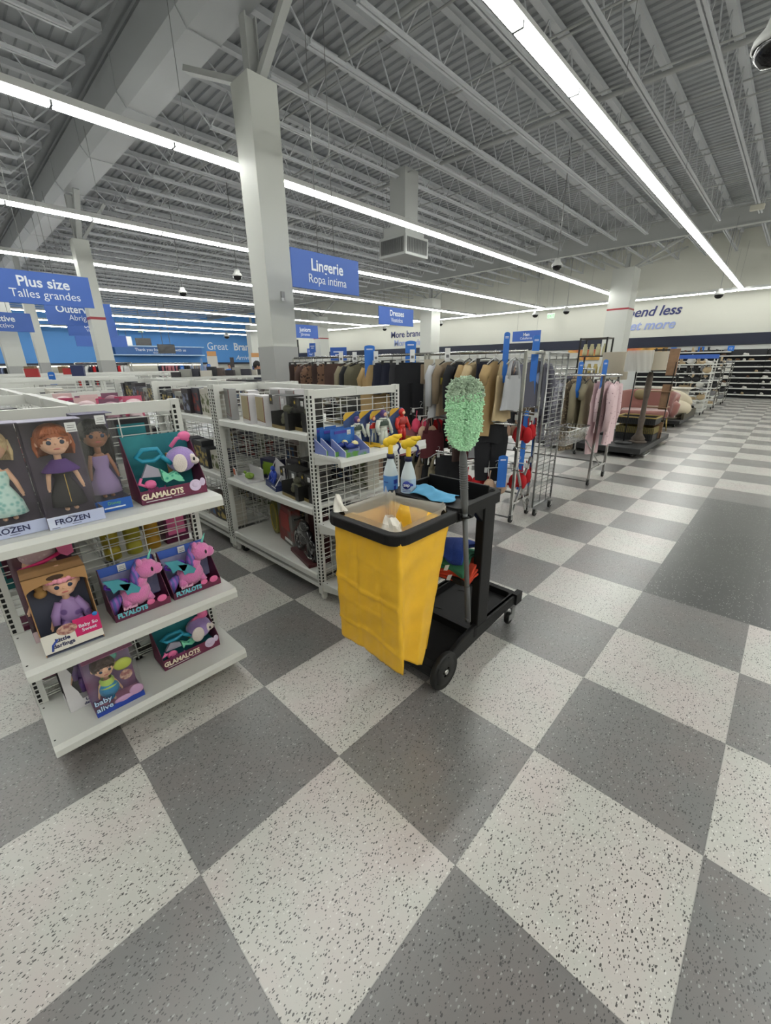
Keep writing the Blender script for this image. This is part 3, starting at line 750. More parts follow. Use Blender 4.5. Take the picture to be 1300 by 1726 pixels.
# ------------------------------------------------------------ things on the trolley
def bottle(x, y, rz, label, fluid, lvl, tr):
    t = thing('spray_bottle', label, 'spray bottle', (x, y, .931), rz)
    R = .039
    prof = [(0.001, 0), (R*.95, 0), (R, .004), (R, .125), (R*.98, .135), (R*.80, .165), (R*.55, .195), (R*.42, .212), (R*.42, .222)]
    MB().lathe(prof, n=28).build('bottle_body', M('bottle_frosted', (205, 216, 222), .35), t)
    MB().lathe([(R+.0006, .003), (R+.0006, lvl)], n=28).lathe([(R+.0006, lvl), (R*.9, lvl)], n=28).build('fluid', fluid, t)
    MB().lathe([(R*.46, .216), (R*.52, .218), (R*.52, .240), (R*.42, .242)], n=20).build('collar', M('collar_navy', (24, 26, 66), .4), t)
    h = MB().lathe([(R*.34, .24), (R*.34, .292), (.001, .292)], n=16)
    h.sph((.006, 0, .310), (.040, .019, .025), T=Matrix.Translation((.006, 0, .31)) @ Matrix.Rotation(-.35, 4, 'Y') @ Matrix.Translation((-.006, 0, -.31))).sph((.030, 0, .330), (.026, .015, .014)).sph((-.016, 0, .300), (.024, .016, .024)); h.tube([(.03, 0, .330), (.060, 0, .338)], [.012, .009], 10)
    h.build('sprayer_head', M('sprayer_yellow', (240, 200, 40), .4), t)
    MB().tube([(.028, 0, .302), (.046, 0, .292), (.050, 0, .275), (.040, 0, .258), (.046, 0, .240)], [.006, .006, .006, .005, .004], 8).build('trigger', M('trigger_indigo', (34, 34, 96), .4), t)
    return t
BLF = M('blue_fluid', (88, 142, 206), .3); CLF = M('pale_fluid', (176, 196, 216), .3)
b1 = bottle(-.376, .750, 38, 'spray bottle of bright blue liquid, left one of two on the trolley', BLF, .128, 1)
b2 = bottle(-.262, .762, 30, 'spray bottle of pale liquid with a round logo, right one on the trolley', CLF, .128, 1)
def wrap(b, a0, a1, z0, z1, mat, nm, top=None):
    R = .0396; m = MB()
    def fn(u, v):
        a = math.radians(a0+(a1-a0)*u); zt = z1 if not top else z1+top(u); return (R*math.cos(a), R*math.sin(a), z0+(zt-z0)*v)
    return m.grid(fn, 14, 5).build(nm, mat, b)
IND = M('label_indigo', (44, 60, 150), .4)
wrap(b2, -118, -40, .100, .122, IND, 'logo_band', lambda u: -.012*abs(u-.5)*2).location = (0, 0, -.008)
q = MB().lathe([(.0001, 0), (.022, 0), (.022, .001), (.0001, .001)], n=24, T=Matrix.Rotation(math.radians(-92), 4, 'Z') @ Matrix.Translation((.0395, 0, .098)) @ Matrix.Rotation(PI/2, 4, 'Y')).build('logo_disc', IND, b2)
text('zep', TXT, .024, (0.0415*math.cos(math.radians(-92)), 0.0415*math.sin(math.radians(-92)), .099), q, rx=90, rz=-2, bold=.0006, ext=.0002)
for z in (.070, .062, .048, .040): wrap(b2, -130, -62, z, z+.003, IND, 'label_line')
wrap(b1, -62, -22, .085, .108, IND, 'label_patch'); wrap(b1, -60, -40, .02, .075, IND, 'label_patch'); wrap(b1, -150, -105, .092, .096, IND, 'label_line')
# crumpled light blue cloth on the deck
def cloth(fn, name, mat, label, cat, loc, nu=40, nv=30, th=.003, grp=None):
    o = MB().grid(fn, nu, nv).build(name, mat, None, solid=th, loc=loc); return tag(o, label, cat, grp)
def c1(u, v):
    x = -.11+.24*u+.014*math.sin(v*6); y = -.055+.13*v+.012*math.sin(u*7)
    z = .010+.024*math.sin(u*PI)*math.sin(v*PI)+.005*math.sin(u*7+v*5)*math.sin(v*6+1)+.0022*math.sin(u*19-v*13)
    return (x-.03*v, y, max(.003, z+.018*(1-u)*math.sin(v*PI)))
cloth(c1, 'cleaning_cloth', M('cloth_sky_blue', (96, 166, 206), .85, bump=.4, bscale=400), 'crumpled light blue microfibre cloth lying on the trolley deck', 'cloth', (-.105, .775, .984))
# folded cloths on the middle ledge, seen one over the other
def foldstack(u, v, k, A):
    a = (u-.5)*2
    x = -.155*1+.31*u; yy = .02-.12+.22*v
    droop = -.05*max(0, v < .18 and (1-v/.18) or 0)
    return (x*A+.02*math.sin(v*5+k), yy+.012*math.sin(u*8+k*2), .010+.020*math.sin(v*PI)+.010*math.sin(u*6+k*1.7)+.035*u*(1 if k == 2 else .3)+droop*(.6+.4*math.sin(u*7+k)))
for k, (nm, rgb, lab) in enumerate((('red', (196, 62, 34), 'folded orange-red cloth, bottom of the three on the trolley ledge'), ('green', (58, 130, 98), 'folded green cloth between the red and the blue one on the trolley ledge'), ('blue', (28, 58, 134), 'folded dark blue cloth, topmost of the three on the trolley ledge'))):
    t = thing('folded_cloth', lab, 'cloth', (-.125+.02*(k == 0), .96, .508+.052*k+.002))
    mt = M('cloth_'+nm, rgb, .9, bump=.4, bscale=350)
    for j in range(3 if k == 0 else 2):
        MB().grid(lambda u, v: (lambda p: (p[0], p[1], p[2]+.018*j))(foldstack(u, v, k+j*.4, 1.05-.08*k)), 36, 24).build('cloth_layer', mt, t, solid=.009)
    if k < 2: MB().add([(.06, -.116, .028), (.085, -.113, .038), (.075, -.118, .002), (.052, -.12, -.004)], [(0, 1, 2, 3)]).build('care_label', CARD, t, solid=.001)
pn = thing('marker_pen', 'small red-capped pen lying in the trolley deck trough', 'pen', (.02, .90, .936), 20)
MB().cyl((-.05, 0, .006), (.03, 0, .006), .006, n=8).build('barrel', M('pen_white', (200, 200, 200), .4), pn); MB().cyl((.03, 0, .006), (.055, 0, .006), .0065, n=8).build('cap', M('pen_red', (170, 40, 40), .4), pn)

# ------------------------------------------------------------ duster mop clipped to the trolley
mop = thing('duster_mop', 'upright green microfibre duster mop on a grey pole clipped to the trolley', 'mop', (.122, .80, .345))
P0 = Vector((0, 0, 0)); P1 = Vector((-.020, -.105, .935))
dr = (P1-P0).normalized()
GP = M('pole_grey_plastic', (92, 94, 94), .45)
m = MB().tube([P0+dr*.03, P0+dr*.62], .0125, 12); m.build('lower_pole', GP, mop)
m = MB(); m.tube([P0+dr*.62, P0+dr*.66, P0+dr*.70, P0+dr*.885, P0+dr*.905, P0+dr*.94], [.0125, .0165, .0175, .0175, .014, .0125], 14)
for k in range(11): m.tube([P0+dr*(.74+.011*k), P0+dr*(.744+.011*k)], .0195, 12)
m.build('grip', GP, mop)
m = MB().tube([P0, P0+dr*.03, P0+dr*.22], [.014, .015, .0145], 12).tube([P0+dr*.02+Vector((-.01, -.014, 0)), P0+dr*.02+Vector((.01, -.014, 0))], .006, 8); m.build('pole_end_cap', M('pole_dark_grey', (70, 71, 72), .45), mop)
c = P1+Vector((-.0, -.004, .130))
MAX = Vector((math.cos(YAW), -math.sin(YAW), 0)); MAY = Vector((-MAX.y, MAX.x, 0))     # the flat head faces the aisle
def headw(zz):
    q = abs((zz-.004)/.142); return (.070 if zz > -.05 else .070-.20*(-.05-zz))*(1-q**7)**.5 if q < 1 else 0
def headfn(u, v):
    zz = -.130+.262*v; a = 2*PI*u; hw = headw(zz)*.93
    return tuple(c+MAX*hw*math.cos(a)+MAY*(.019*math.sin(a)*(hw/.07)*(1-.45*math.exp(-(hw*math.cos(a)/.012)**2)))+Vector((0, 0, zz)))
MB().grid(headfn, 28, 20).build('mop_pad', M('mop_backing', (96, 150, 108), .95), mop)
def tufts(name, mat, n, zr, seed):
    rr = random.Random(seed); m = MB()
    for _ in range(n):
        zz = rr.uniform(*zr); hw = headw(zz)
        if hw <= .004: continue
        a = rr.uniform(0, 2*PI); xx = hw*math.cos(a)*rr.uniform(.2, 1.0)**.5
        sgn = 1 if math.sin(a) > 0 else -1
        yy = .020*math.sqrt(max(0, 1-(xx/.074)**2))*sgn*(1-.5*math.exp(-(xx/.010)**2))
        base = c+MAX*xx+MAY*yy+Vector((0, 0, zz))
        d = (MAX*(xx*9+rr.uniform(-.7, .7))+MAY*sgn*.9+Vector((0, 0, rr.uniform(-.8, .6)+zz*3))).normalized()
        k = (Vector((rr.uniform(-1, 1), rr.uniform(-1, 1), rr.uniform(-1, .5)))).normalized()
        L = rr.uniform(.010, .020); p1 = base+d*L*.6; p2 = p1+(d*.3+k*.8)*L*.55
        m.tube([base, p1, p2], [.0030, .0036, .0030], 5, caps=True)
    m.build(name, mat, mop)['kind'] = 'stuff'
tufts('mop_tufts', M('mop_green', (186, 232, 192), .95, var=.10, vscale=60), 5600, (-.140, .085), 3)
tufts('dusty_tufts', M('mop_dusty_green', (172, 192, 168), .95, var=.15, vscale=40), 2300, (.060, .150), 4)
# ------------------------------------------------------------ toy packages
def fr(v): return (v[0], v[1], v[2])
def doll(root, x, y, z, H, skin, hairm, dressm, style='dress', armsout=.0, eye=M('doll_eye', (40, 54, 78), .2), hf=.165):
    """toy doll facing local -y, standing at z; big head"""
    hr = H*hf; hz = z+H-hr*1.05; m = MB()
    m.sph((x, y, hz), (hr*.92, hr*.88, hr), 22, 16); m.sph((x, y-hr*.25, hz-hr*.55), (hr*.62, hr*.55, hr*.45), 14, 10)
    m.cyl((x, y, hz-hr*.8), (x, y, hz-hr*1.5), hr*.22, n=10)
    m.sph((x, y-hr*.88, hz-hr*.18), (hr*.09, hr*.10, hr*.09), 8, 6)
    sh = hz-hr*1.55
    m.sph((x, y, sh-H*.10), (H*.085, H*.06, H*.13), 14, 10)
    for s in (-1, 1):
        a = Vector((x+s*H*.085, y, sh-.01*H)); b = Vector((x+s*(H*.125+armsout*H*.1), y-H*.02, sh-H*.15)); c = Vector((x+s*(H*.14+armsout*H*.22), y-H*.06, sh-H*.28))
        m.tube([a, b, c], [H*.028, H*.024, H*.018], 8)
        for k in range(4): m.tube([c, c+Vector((s*H*.006*(k-1), -H*.010, -H*.035))], [H*.008, H*.004], 5)
        m.sph(c, (H*.018, H*.012, H*.022), 8, 6)
        m.tube([(x+s*H*.035, y, z+H*.30), (x+s*H*.040, y, z+H*.2), (x+s*H*.045, y, z+H*.03)], [H*.04, H*.032, H*.024], 8)
        m.sph((x+s*H*.045, y-H*.03, z+H*.02), (H*.025, H*.05, H*.02), 8, 6)
        m.sph((x+s*hr*.93, y+hr*.05, hz-hr*.2), (hr*.12, hr*.16, hr*.2), 8, 6)
    d = m.build('doll', skin, root)
    e = MB()
    for s in (-1, 1): e.sph((x+s*hr*.36, y-hr*.80, hz-hr*.08), (hr*.15, hr*.08, hr*.15), 10, 8); e.tube([(x+s*hr*.18, y-hr*.88, hz+hr*.16), (x+s*hr*.36, y-hr*.84, hz+hr*.22), (x+s*hr*.52, y-hr*.74, hz+hr*.15)], hr*.025, 5)
    e.build('eye', eye, d, split=True)
    MB().sph((x, y-hr*.83, hz-hr*.52), (hr*.20, hr*.06, hr*.05), 10, 6).build('mouth', M('doll_lips', (188, 96, 92), .4), d)
    h = MB()
    h.sph((x, y+hr*.14, hz+hr*.12), (hr*1.04, hr*1.0, hr*1.03), 22, 14)
    if style in ('dress', 'long'):
        for k in range(26):
            a = PI*(.02+.96*k/25); cx, cy = x-math.cos(a)*hr*.98, y+hr*.10+math.sin(a)*hr*.72
            L = hr*(1.3 if style == 'dress' else 2.6); h.tube([(cx, cy, hz+hr*.25), (cx*1.0+(cx-x)*.10, cy-.0, hz-hr*.5), (cx+(cx-x)*.05, cy, hz+hr*.2-L)], [hr*.15, hr*.15, hr*.06], 6)
    for k in range(9):
        a = PI*(.12+.76*k/8); h.tube([(x-math.cos(a)*hr*.25, y-hr*.35, hz+hr*1.0), (x-math.cos(a)*hr*.62, y-hr*.80, hz+hr*.62), (x-math.cos(a)*hr*.86, y-hr*.62, hz+hr*.28)], [hr*.14, hr*.13, hr*.07], 6)
    h.build('hair', hairm, d)
    if style in ('dress', 'long'):
        g = MB(); prof = [(H*.095, sh-H*.02-z), (H*.105, sh-H*.09-z), (H*.078, sh-H*.19-z), (H*.11, sh-H*.26-z), (H*.155, H*.20), (H*.175, H*.06), (H*.165, H*.055)]
        T = Matrix.Translation((x, y, z)) @ Matrix.Diagonal((1, .62, 1, 1)); g.lathe(prof, (0, 0, 0), 28, T)
        g.build('dress', dressm, d)
    if style == 'onesie':
        g = MB(); g.sph((x, y, sh-H*.15), (H*.13, H*.10, H*.20), 18, 12)
        for s in (-1, 1):
            g.tube([(x+s*H*.08, y, sh-.0*H), (x+s*H*.15, y-H*.03, sh-H*.14), (x+s*H*.165, y-H*.08, sh-H*.25)], [H*.05, H*.05, H*.04], 10)
            g.tube([(x+s*H*.06, y, sh-H*.25), (x+s*H*.09, y-H*.10, sh-H*.34), (x+s*H*.10, y-H*.14, z+H*.06)], [H*.06, H*.055, H*.04], 10)
        g.build('romper', dressm, d)
    return d
def carton(root, w, d, h, back, base_h, front, side=None, top=None, window=True, th=.0025, sideh=None, backh=1):
    """carton with a printed back, base front strip and clear window; front is local -y"""
    side = side or back; top = top or back; x = w/2; yb = d/2; yf = -d/2
    MB().bx(-x, x, yb-th, yb, 0, h).build('back_card', back, root)
    MB().bx(-x, x, yf, yb, 0, th).build('box_bottom', top, root)
    if window: MB().bx(-x, x, yf, yb, h-th, h).build('box_top', top, root)
    sh = sideh if sideh is not None else base_h
    MB().prism([(yf, 0), (yb, 0), (yb, h*backh), (yb-.02, h*backh), (yf, sh)] if not window else [(yf, 0), (yb, 0), (yb, sh), (yf, sh)], -x, -x+th, 'x').prism([(yf, 0), (yb, 0), (yb, h*backh), (yb-.02, h*backh), (yf, sh)] if not window else [(yf, 0), (yb, 0), (yb, sh), (yf, sh)], x-th, x, 'x').build('side_card', side, root, split=True)
    f = MB().bx(-x, x, yf-.0008, yf+th, 0, base_h).build('front_card', front, root)
    if window: MB().bx(-x, x, yf, yf+.0006, base_h, h-.001).bx(-x, -x+.0006, yf, yb, sh, h-.001).bx(x-.0006, x, yf, yb, sh, h-.001).build('window', CLEAR, root)
    return f
def ticket(root, x, z, y, s=.035):
    t = MB().bx(x-s/2, x+s/2, y-.001, y, z-s/2, z+s/2).build('price_ticket', CARD, root)
    MB().bx(x-s*.4, x+s*.4, y-.0016, y-.001, z-s*.35, z-s*.28).bx(x-s*.35, x+s*.3, y-.0016, y-.001, z-s*.05, z).bx(x-s*.3, x+s*.35, y-.0016, y-.001, z+.15*s, z+.2*s).build('ticket_print', M('print_grey', (110, 110, 112), .7), t)
WIND = M('box_window_edge', (190, 186, 190), .3)
FRW = MP('frozen_base_print', (214, 220, 240), (188, 196, 226), 9, lo=.4, hi=.6)
FNAVY = M('print_navy', (36, 40, 84), .5)
DKB = MP('doll_back_print', (66, 58, 72), (96, 84, 104), 6, lo=.35, hi=.7)
SX = -.915
def A(y, x, z): return (x, y, z)
# top end shelf (z 1.03)
def frozen_box(y, label, hairrgb, dressm, x=SX):
    t = thing('boxed_doll', label, 'toy box', (x, y, 1.031), 90, 'large boxed dolls on the left stand')
    f = carton(t, .185, .11, .405, DKB, .048, FRW, top=M('box_lilac', (150, 146, 168), .5))
    text('FROZEN', FNAVY, .030, (-.015, -.0575, .026), f, bold=.0006, sx=1.0, ext=.0002); text('Disney', FNAVY, .009, (-.015, -.0575, .041), f, ext=.0002)
    MB().bx(-.02, .01, -.0565, -.056, .008, .010).bx(-.085, -.06, -.0565, -.056, .004, .006).build('small_print', FNAVY, f)
    doll(t, 0, .01, .050, .335, SKIN_L, M('doll_hair_%d' % hairrgb[0], hairrgb, .55, bump=.5, bscale=90), dressm, 'dress', .1)
    return t
d1 = frozen_box(-.74, 'boxed blond doll in an ice blue glitter dress, leftmost on the top end shelf', (222, 198, 150), MP('glitter_teal', (132, 190, 184), (196, 226, 218), 55, 'voronoi', lo=.2, hi=.5), x=-.93)
d2 = frozen_box(-.555, 'boxed auburn doll in a dark dress with purple collar on the top end shelf', (164, 88, 44), M('doll_dress_black', (34, 32, 36), .7), x=-.905)
PUR = M('cape_purple', (82, 48, 118), .8)
MB().lathe([(.022, .255), (.045, .232), (.062, .212), (.060, .208)], (0, .01, 0), 24, Matrix.Diagonal((1, .8, 1, 1))).build('collar_cape', PUR, d2)
MB().bx(-.0012, .0012, -.033, -.031, .09, .20).build('gold_trim', M('gold_thread', (188, 156, 70), .4), d2)
ticket(d2, .055, .375, -.0565)
t = thing('boxed_doll', 'boxed dark-haired doll in lilac with a bright blue base on the top end shelf', 'toy box', (-.985, -.405, 1.031), 90)
f = carton(t, .135, .11, .41, M('box_violet_dark', (78, 72, 104), .5), .05, M('box_base_blue', (36, 92, 176), .45)); ticket(t, .02, .385, -.0565)
doll(t, 0, .01, .05, .33, M('doll_skin_brown', (150, 104, 78), .5), M('doll_hair_black', (24, 22, 26), .5, bump=.5, bscale=90), M('doll_dress_lilac', (142, 122, 164), .8), 'long', .05)
text('Disney', M('print_green', (120, 190, 90), .5), .018, (0, -.0575, .035), f, ext=.0002); MB().bx(-.04, .04, -.0565, -.056, .012, .018).build('small_print', TXT, f)

def plush_head(root, c, r, main, white, snout=(0, -1), ears=True, nose=(26, 22, 30)):
    """round plush puppy head seen from the side, looking to local +x"""
    h = MB().sph(c, (r, r*.85, r*.92), 22, 14).build('plush_head', main, root)
    MB().sph((c[0]+r*.80, c[1]-r*.15, c[2]-r*.22), (r*.42, r*.38, r*.30), 14, 10).sph((c[0]+r*.55, c[1]-r*.62, c[2]+r*.05), (r*.30, r*.2, r*.36), 12, 8).build('muzzle', white, h)
    MB().sph((c[0]+r*.62, c[1]-r*.80, c[2]+.05*r), (r*.09, r*.07, r*.13), 10, 8).sph((c[0]+r*1.18, c[1]-r*.2, c[2]-r*.1), (r*.1, r*.12, r*.08), 8, 6).build('eye', M('plush_dark', nose, .2), h, split=True)
    if ears: MB().sph((c[0]-r*.38, c[1]-r*.80, c[2]-r*.12), (r*.50, r*.16, r*.66), 16, 12).build('ear', white, h)
    return h
LAV = M('plush_lavender', (160, 134, 196), .95, bump=.6, bscale=220, sheen=.5); CRM = M('plush_cream', (226, 216, 210), .95, bump=.6, bscale=220)
TEAL = MP('teal_print', (34, 118, 128), (50, 140, 148), 7, lo=.4, hi=.6); MAR = MP('maroon_print', (86, 30, 58), (112, 42, 72), 12, lo=.35, hi=.65)
PNK = M('toy_pink', (226, 110, 160), .5); MINT = MP('mermaid_mint', (58, 170, 140), (130, 216, 180), 60, 'voronoi', lo=.2, hi=.5)
def puppy_set(x, y, z, h, label, dark=False):
    t = thing('plush_puppy_set', label, 'toy box', (x, y, z), 90)
    f = carton(t, .295, .15, h, TEAL, .062, MAR, side=MAR, top=TEAL, window=False, sideh=.065)
    text('furReal', M('print_plum', (120, 40, 90), .5), .026, (-.075, -.078, .062), f, bold=.0012, ry=0, ext=.0002)
    text('GLAMALOTS', M('print_cream', (232, 220, 196), .5), .036, (-.055, -.0782, .034), f, bold=.0016, sx=.88, ext=.0002)
    MB().bx(-.13, -.02, -.0768, -.0765, .010, .013).bx(-.01, .04, -.0768, -.0765, .014, .016).build('small_print', CARD, f)
    MB().cyl((.095, -.0765, .045), (.095, -.0785, .045), .028, n=20).sph((.095, -.078, .048), (.016, .004, .013), 10, 8).sph((.13, -.077, .055), (.014, .003, .02), 10, 8).build('printed_puppy_badge', M('badge_lilac', (206, 190, 216), .5), f)
    plush_head(t, (.075, -.005, min(h*.60, .165)), .066, LAV, CRM)
    MB().tube([(.04, .0, h*.80), (.07, -.01, h*.93), (.10, -.015, h*.95), (.12, -.01, h*.88)], .009, 8).sph((.105, -.01, h*.96), (.03, .02, .022), 10, 8).build('pink_headband', PNK, t)
    MB().tube([(-.12, -.02, h*.72), (-.09, -.03, h*.83), (-.03, -.03, h*.82), (-.015, -.03, h*.72), (-.05, -.03, h*.64), (-.10, -.03, h*.65)], .010, 8, closed=True).tube([(-.02, -.03, h*.70), (.02, -.03, h*.55)], .011, 8).build('turquoise_leash_handle', M('toy_turquoise', (30, 140, 170), .35), t)
    MB().prism([(-.115, h*.40), (-.085, h*.60), (-.04, h*.50), (-.035, h*.37)], -.035, -.02, 'y').build('silver_skirt', M('toy_silver_cloth', (170, 168, 184), .35, .3), t)
    MB().prism([(-.035, h*.50), (-.0, h*.38), (.03, h*.42), (.055, h*.30), (.06, .066), (.035, .07), (.012, h*.30), (-.02, .075), (-.03, h*.3)], -.045, -.015, 'y').build('mint_mermaid_tail', MINT, t)
    MB().tube([(-.12, -.04, h*.40), (-.135, -.045, h*.32), (-.11, -.05, .075)], [.006, .009, .006], 8).sph((-.09, -.045, h*.28), (.026, .015, .022), 10, 8).build('pink_comb', PNK, t)
    MB().bx(.02, .05, .01, .03, .07, h*.7).build('card_insert', M('kraft_card', (168, 128, 84), .8), t, ).rotation_euler = (0, .0, 0)
    return t
puppy_set(-.985, -.158, 1.031, .285, 'plush puppy play set in a teal and maroon tray, on the top end shelf')
# middle end shelf (z .52)
KR = M('kraft_card', (168, 128, 84), .8)
t = thing('boxed_baby_doll', 'baby doll in a purple romper in a kraft card carton, middle end shelf', 'toy box', (-.905, -.675, .521), 88)
w_, d_, h_ = .20, .13, .345
MB().bx(-w_/2, w_/2, d_/2-.003, d_/2, 0, h_).bx(-w_/2, w_/2, -d_/2, d_/2, 0, .003).build('back_card', M('box_grey_blue', (92, 98, 118), .6), t)
MB().prism([(-d_/2, 0), (d_/2, 0), (d_/2, h_), (-d_/2+.01, h_-.02), (-d_/2+.03, h_-.08), (-d_/2, .12)], -w_/2, -w_/2+.003, 'x').prism([(-d_/2, 0), (d_/2, 0), (d_/2, h_), (-d_/2+.01, h_-.02), (-d_/2+.03, h_-.08), (-d_/2, .12)], w_/2-.003, w_/2, 'x').build('side_card', KR, t, split=True)
arch = [(-w_/2, h_), (w_/2, h_), (w_/2, h_-.065)]+[(w_/2*math.cos(a)*.97, h_-.065+.03*math.sin(a)) for a in [PI*k/12 for k in range(1, 12)]]+[(-w_/2, h_-.065)]
MB().prism(arch, -d_/2+.004, -d_/2+.008, 'y').bx(-w_/2, w_/2, -d_/2+.004, d_/2, h_-.003, h_).build('kraft_header', KR, t)
MB().lathe([(.0001, 0), (.028, 0)], n=20, T=Matrix.Translation((0, -d_/2+.0035, h_-.020)) @ Matrix.Rotation(PI/2, 4, 'X') @ Matrix.Diagonal((1, .38, 1, 1))).build('hand_hole', M('hole_brown', (70, 52, 38), .9), t)
fp = MB().bx(-w_/2, w_/2, -d_/2-.001, -d_/2+.002, .012, .095).build('front_card', M('label_cream', (228, 224, 214), .6), t)
MB().bx(.01, w_/2+.0005, -d_/2-.002, -d_/2-.001, .045, .125).build('magenta_panel', M('label_magenta', (206, 34, 104), .5), fp)
text('Baby So\nSweet', TXT, .021, (.058, -d_/2-.003, .078), fp, bold=.0004, ext=.0002)
text('Little\ndarlings', FNAVY, .024, (-.035, -d_/2-.002, .048), fp, bold=.0008, ext=.0002)
MB().sph((-.012, -d_/2-.001, .095), (.036, .003, .024), 18, 8).build('oval_picture', MP('tiny_picture', (206, 170, 150), (150, 90, 90), 60, lo=.4, hi=.6), fp)
MB().tube([(-.075, -d_/2-.002, .02), (-.07, -d_/2-.002, .045), (-.05, -d_/2-.002, .066)], .004, 6).build('blue_arc', M('label_blue', (50, 80, 170), .5), fp)
MB().sph((.088, -d_/2-.002, .122), (.010, .002, .010), 10, 6).build('age_dot', M('dot_blue', (40, 120, 190), .5), fp)
bd = doll(t, .018, .0, .005, .335, SKIN_L, SKIN_L, MP('romper_purple', (108, 80, 136), (150, 122, 172), 24, 'voronoi', lo=.25, hi=.35), 'onesie', .35, hf=.175)
hb = MB()
for k in range(12): a = PI*(.05+.9*k/11); hb.sph((.018-.056*math.cos(a), -.004-.052*math.sin(a), .305+.003*math.sin(k*2)), .013, 8, 6)
hb.build('pink_headband', M('headband_pink', (236, 158, 176), .8), t)
MB().sph((-.055, .02, .24), (.022, .015, .02), 10, 8).sph((-.055, .02, .265), .016, 10, 8).sph((-.068, .02, .277), .006, 8, 6).sph((-.042, .02, .277), .006, 8, 6).build('teddy', M('teddy_tan', (176, 138, 84), .9), t)
t = thing('boxed_baby_doll', 'taller grey and maroon doll box behind the kraft carton on the middle end shelf', 'toy box', (-1.045, -.685, .521), 90)
carton(t, .21, .10, .40, M('box_plum', (82, 44, 66), .6), .05, M('box_pale_pink', (214, 190, 196), .6), top=M('box_pale_grey', (196, 194, 196), .6))
doll(t, -.01, .02, .02, .34, SKIN_L, SKIN_L, M('quilt_pink_white', (220, 196, 204), .9, bump=.5, bscale=90), 'onesie', .5)
MB().sph((-.01, -.004, .372), (.062, .045, .05), 16, 12).build('knit_hat', MP('knit_hat_print', (226, 214, 216), (206, 180, 190), 60, 'voronoi', lo=.2, hi=.4), t)
MB().tube([(-.08, -.046, .33), (0, -.05, .345), (.06, -.046, .365)], .008, 8).build('magenta_ribbon', M('label_magenta', (206, 34, 104), .5), t)
MB().prism([(.05, .40), (.105, .40), (.105, .355), (.08, .345), (.055, .365)], -.054, -.051, 'y').build('flower_flap', PNK, t)
UP = M('plush_pink', (226, 128, 186), .95, bump=.6, bscale=220, sheen=.5); UB = M('backing_periwinkle', (70, 104, 190), .5)
MANE = MP('mane_blue_purple', (84, 96, 168), (150, 96, 186), 18, 'wave', lo=.3, hi=.7)
def unicorn_set(x, y, z, label, k):
    t = thing('plush_unicorn_set', label, 'toy box', (x, y, z), 90, 'plush unicorn sets on the middle end shelf')
    h = .215; w = .24
    f = carton(t, w, .15, h, UB, .036, MAR, side=M('box_maroon_side', (92, 28, 62), .5), top=M('box_maroon_side', (92, 28, 62), .5), window=False, sideh=.04)
    MB().bx(-w/2+.004, w/2-.004, .045, .050, .02, h-.035).build('grey_inner_card', MP('inner_violet', (120, 122, 158), (150, 150, 180), 10, lo=.4, hi=.6), t)
    text('furReal', M('print_pale_pink', (230, 170, 200), .5), .020, (-.05, -.0775, .052), f, bold=.001, ext=.0002)
    text('FLYALOTS', M('print_aqua', (110, 190, 204), .5), .032, (-.045, -.078, .026), f, bold=.0018, sx=.85, ext=.0002)
    MB().sph((.035, -.076, .042), (.018, .004, .014), 12, 8).sph((.085, -.076, .040), (.022, .004, .018), 12, 8).build('printed_pink_badge', PNK, f)
    b = MB().sph((.00, .0, .075), (.058, .045, .055), 18, 12).tube([(.01, 0, .10), (.03, -.005, .14)], [.035, .028], 12)
    b.tube([(.035, -.01, .06), (.05, -.02, .03)], [.02, .016], 10).tube([(-.035, -.01, .06), (-.045, -.02, .03)], [.022, .018], 10)
    b.sph((.055, -.012, .168), (.045, .038, .040), 18, 12).sph((.090, -.020, .160), (.026, .026, .024), 14, 10)
    b.sph((.030, -.03, .205), (.012, .008, .018), 10, 8)
    b = b.build('plush_body', UP, t); b.scale = (1.12, 1.12, 1.18); b.location = (-.004, -.012, -.004)
    MB().sph((.068, -.049, .172), (.005, .004, .010), 8, 6).sph((.111, -.034, .168), (.003, .003, .004), 6, 5).build('eye', M('plush_dark', (26, 22, 30), .2), b, split=True)
    MB().tube([(.068, -.012, .20), (.088, -.016, .245)], [.007, .0015], 8).build('horn', M('horn_mint', (120, 216, 196), .2), b)
    mm = MB()
    for q in range(9): mm.tube([(.035+.004*q, .004*math.sin(q), .206-.002*q), (.012-.002*q, -.01-.003*q, .175-.004*q), (-.02+.005*q, -.012-.004*math.sin(q*2), .11-.004*q)], [.011, .013, .005], 7)
    mm.tube([(-.055, .0, .08), (-.082, -.01, .065), (-.095, -.015, .02)], [.012, .024, .01], 9)
    mm.build('mane_and_tail', MANE, b)
    wg = MB()
    for (ax, az, s_) in ((-.055, .150, 1), (-.015, .120, .8)):
        wg.prism([(ax-.055*s_, az+.03), (ax+.0, az+.02), (ax+.035*s_, az-.012), (ax+.02*s_, az-.035*s_), (ax-.01, az-.02), (ax-.03*s_, az-.03*s_), (ax-.035*s_, az-.005)], -.048, -.040, 'y')
    wg.build('wing', M('wing_teal', (74, 176, 172) if k else (70, 150, 164), .5), b, split=True)
    lp = [(-.075+.045*math.cos(a), -.03, .162+.018*math.sin(a)) for a in [2*PI*q/18 for q in range(18)]]
    MB().tube(lp, .0065, 8, closed=True).build('purple_ring', M('ring_purple', (86, 40, 160), .3), t)
    ticket(t, -.02 if not k else .0, h-.020, .067, .035)
    return t
unicorn_set(-.985, -.395, .521, 'pink plush unicorn set, left of the two on the middle end shelf', 0)
unicorn_set(-.985, -.138, .521, 'pink plush unicorn set at the right end of the middle end shelf', 1)
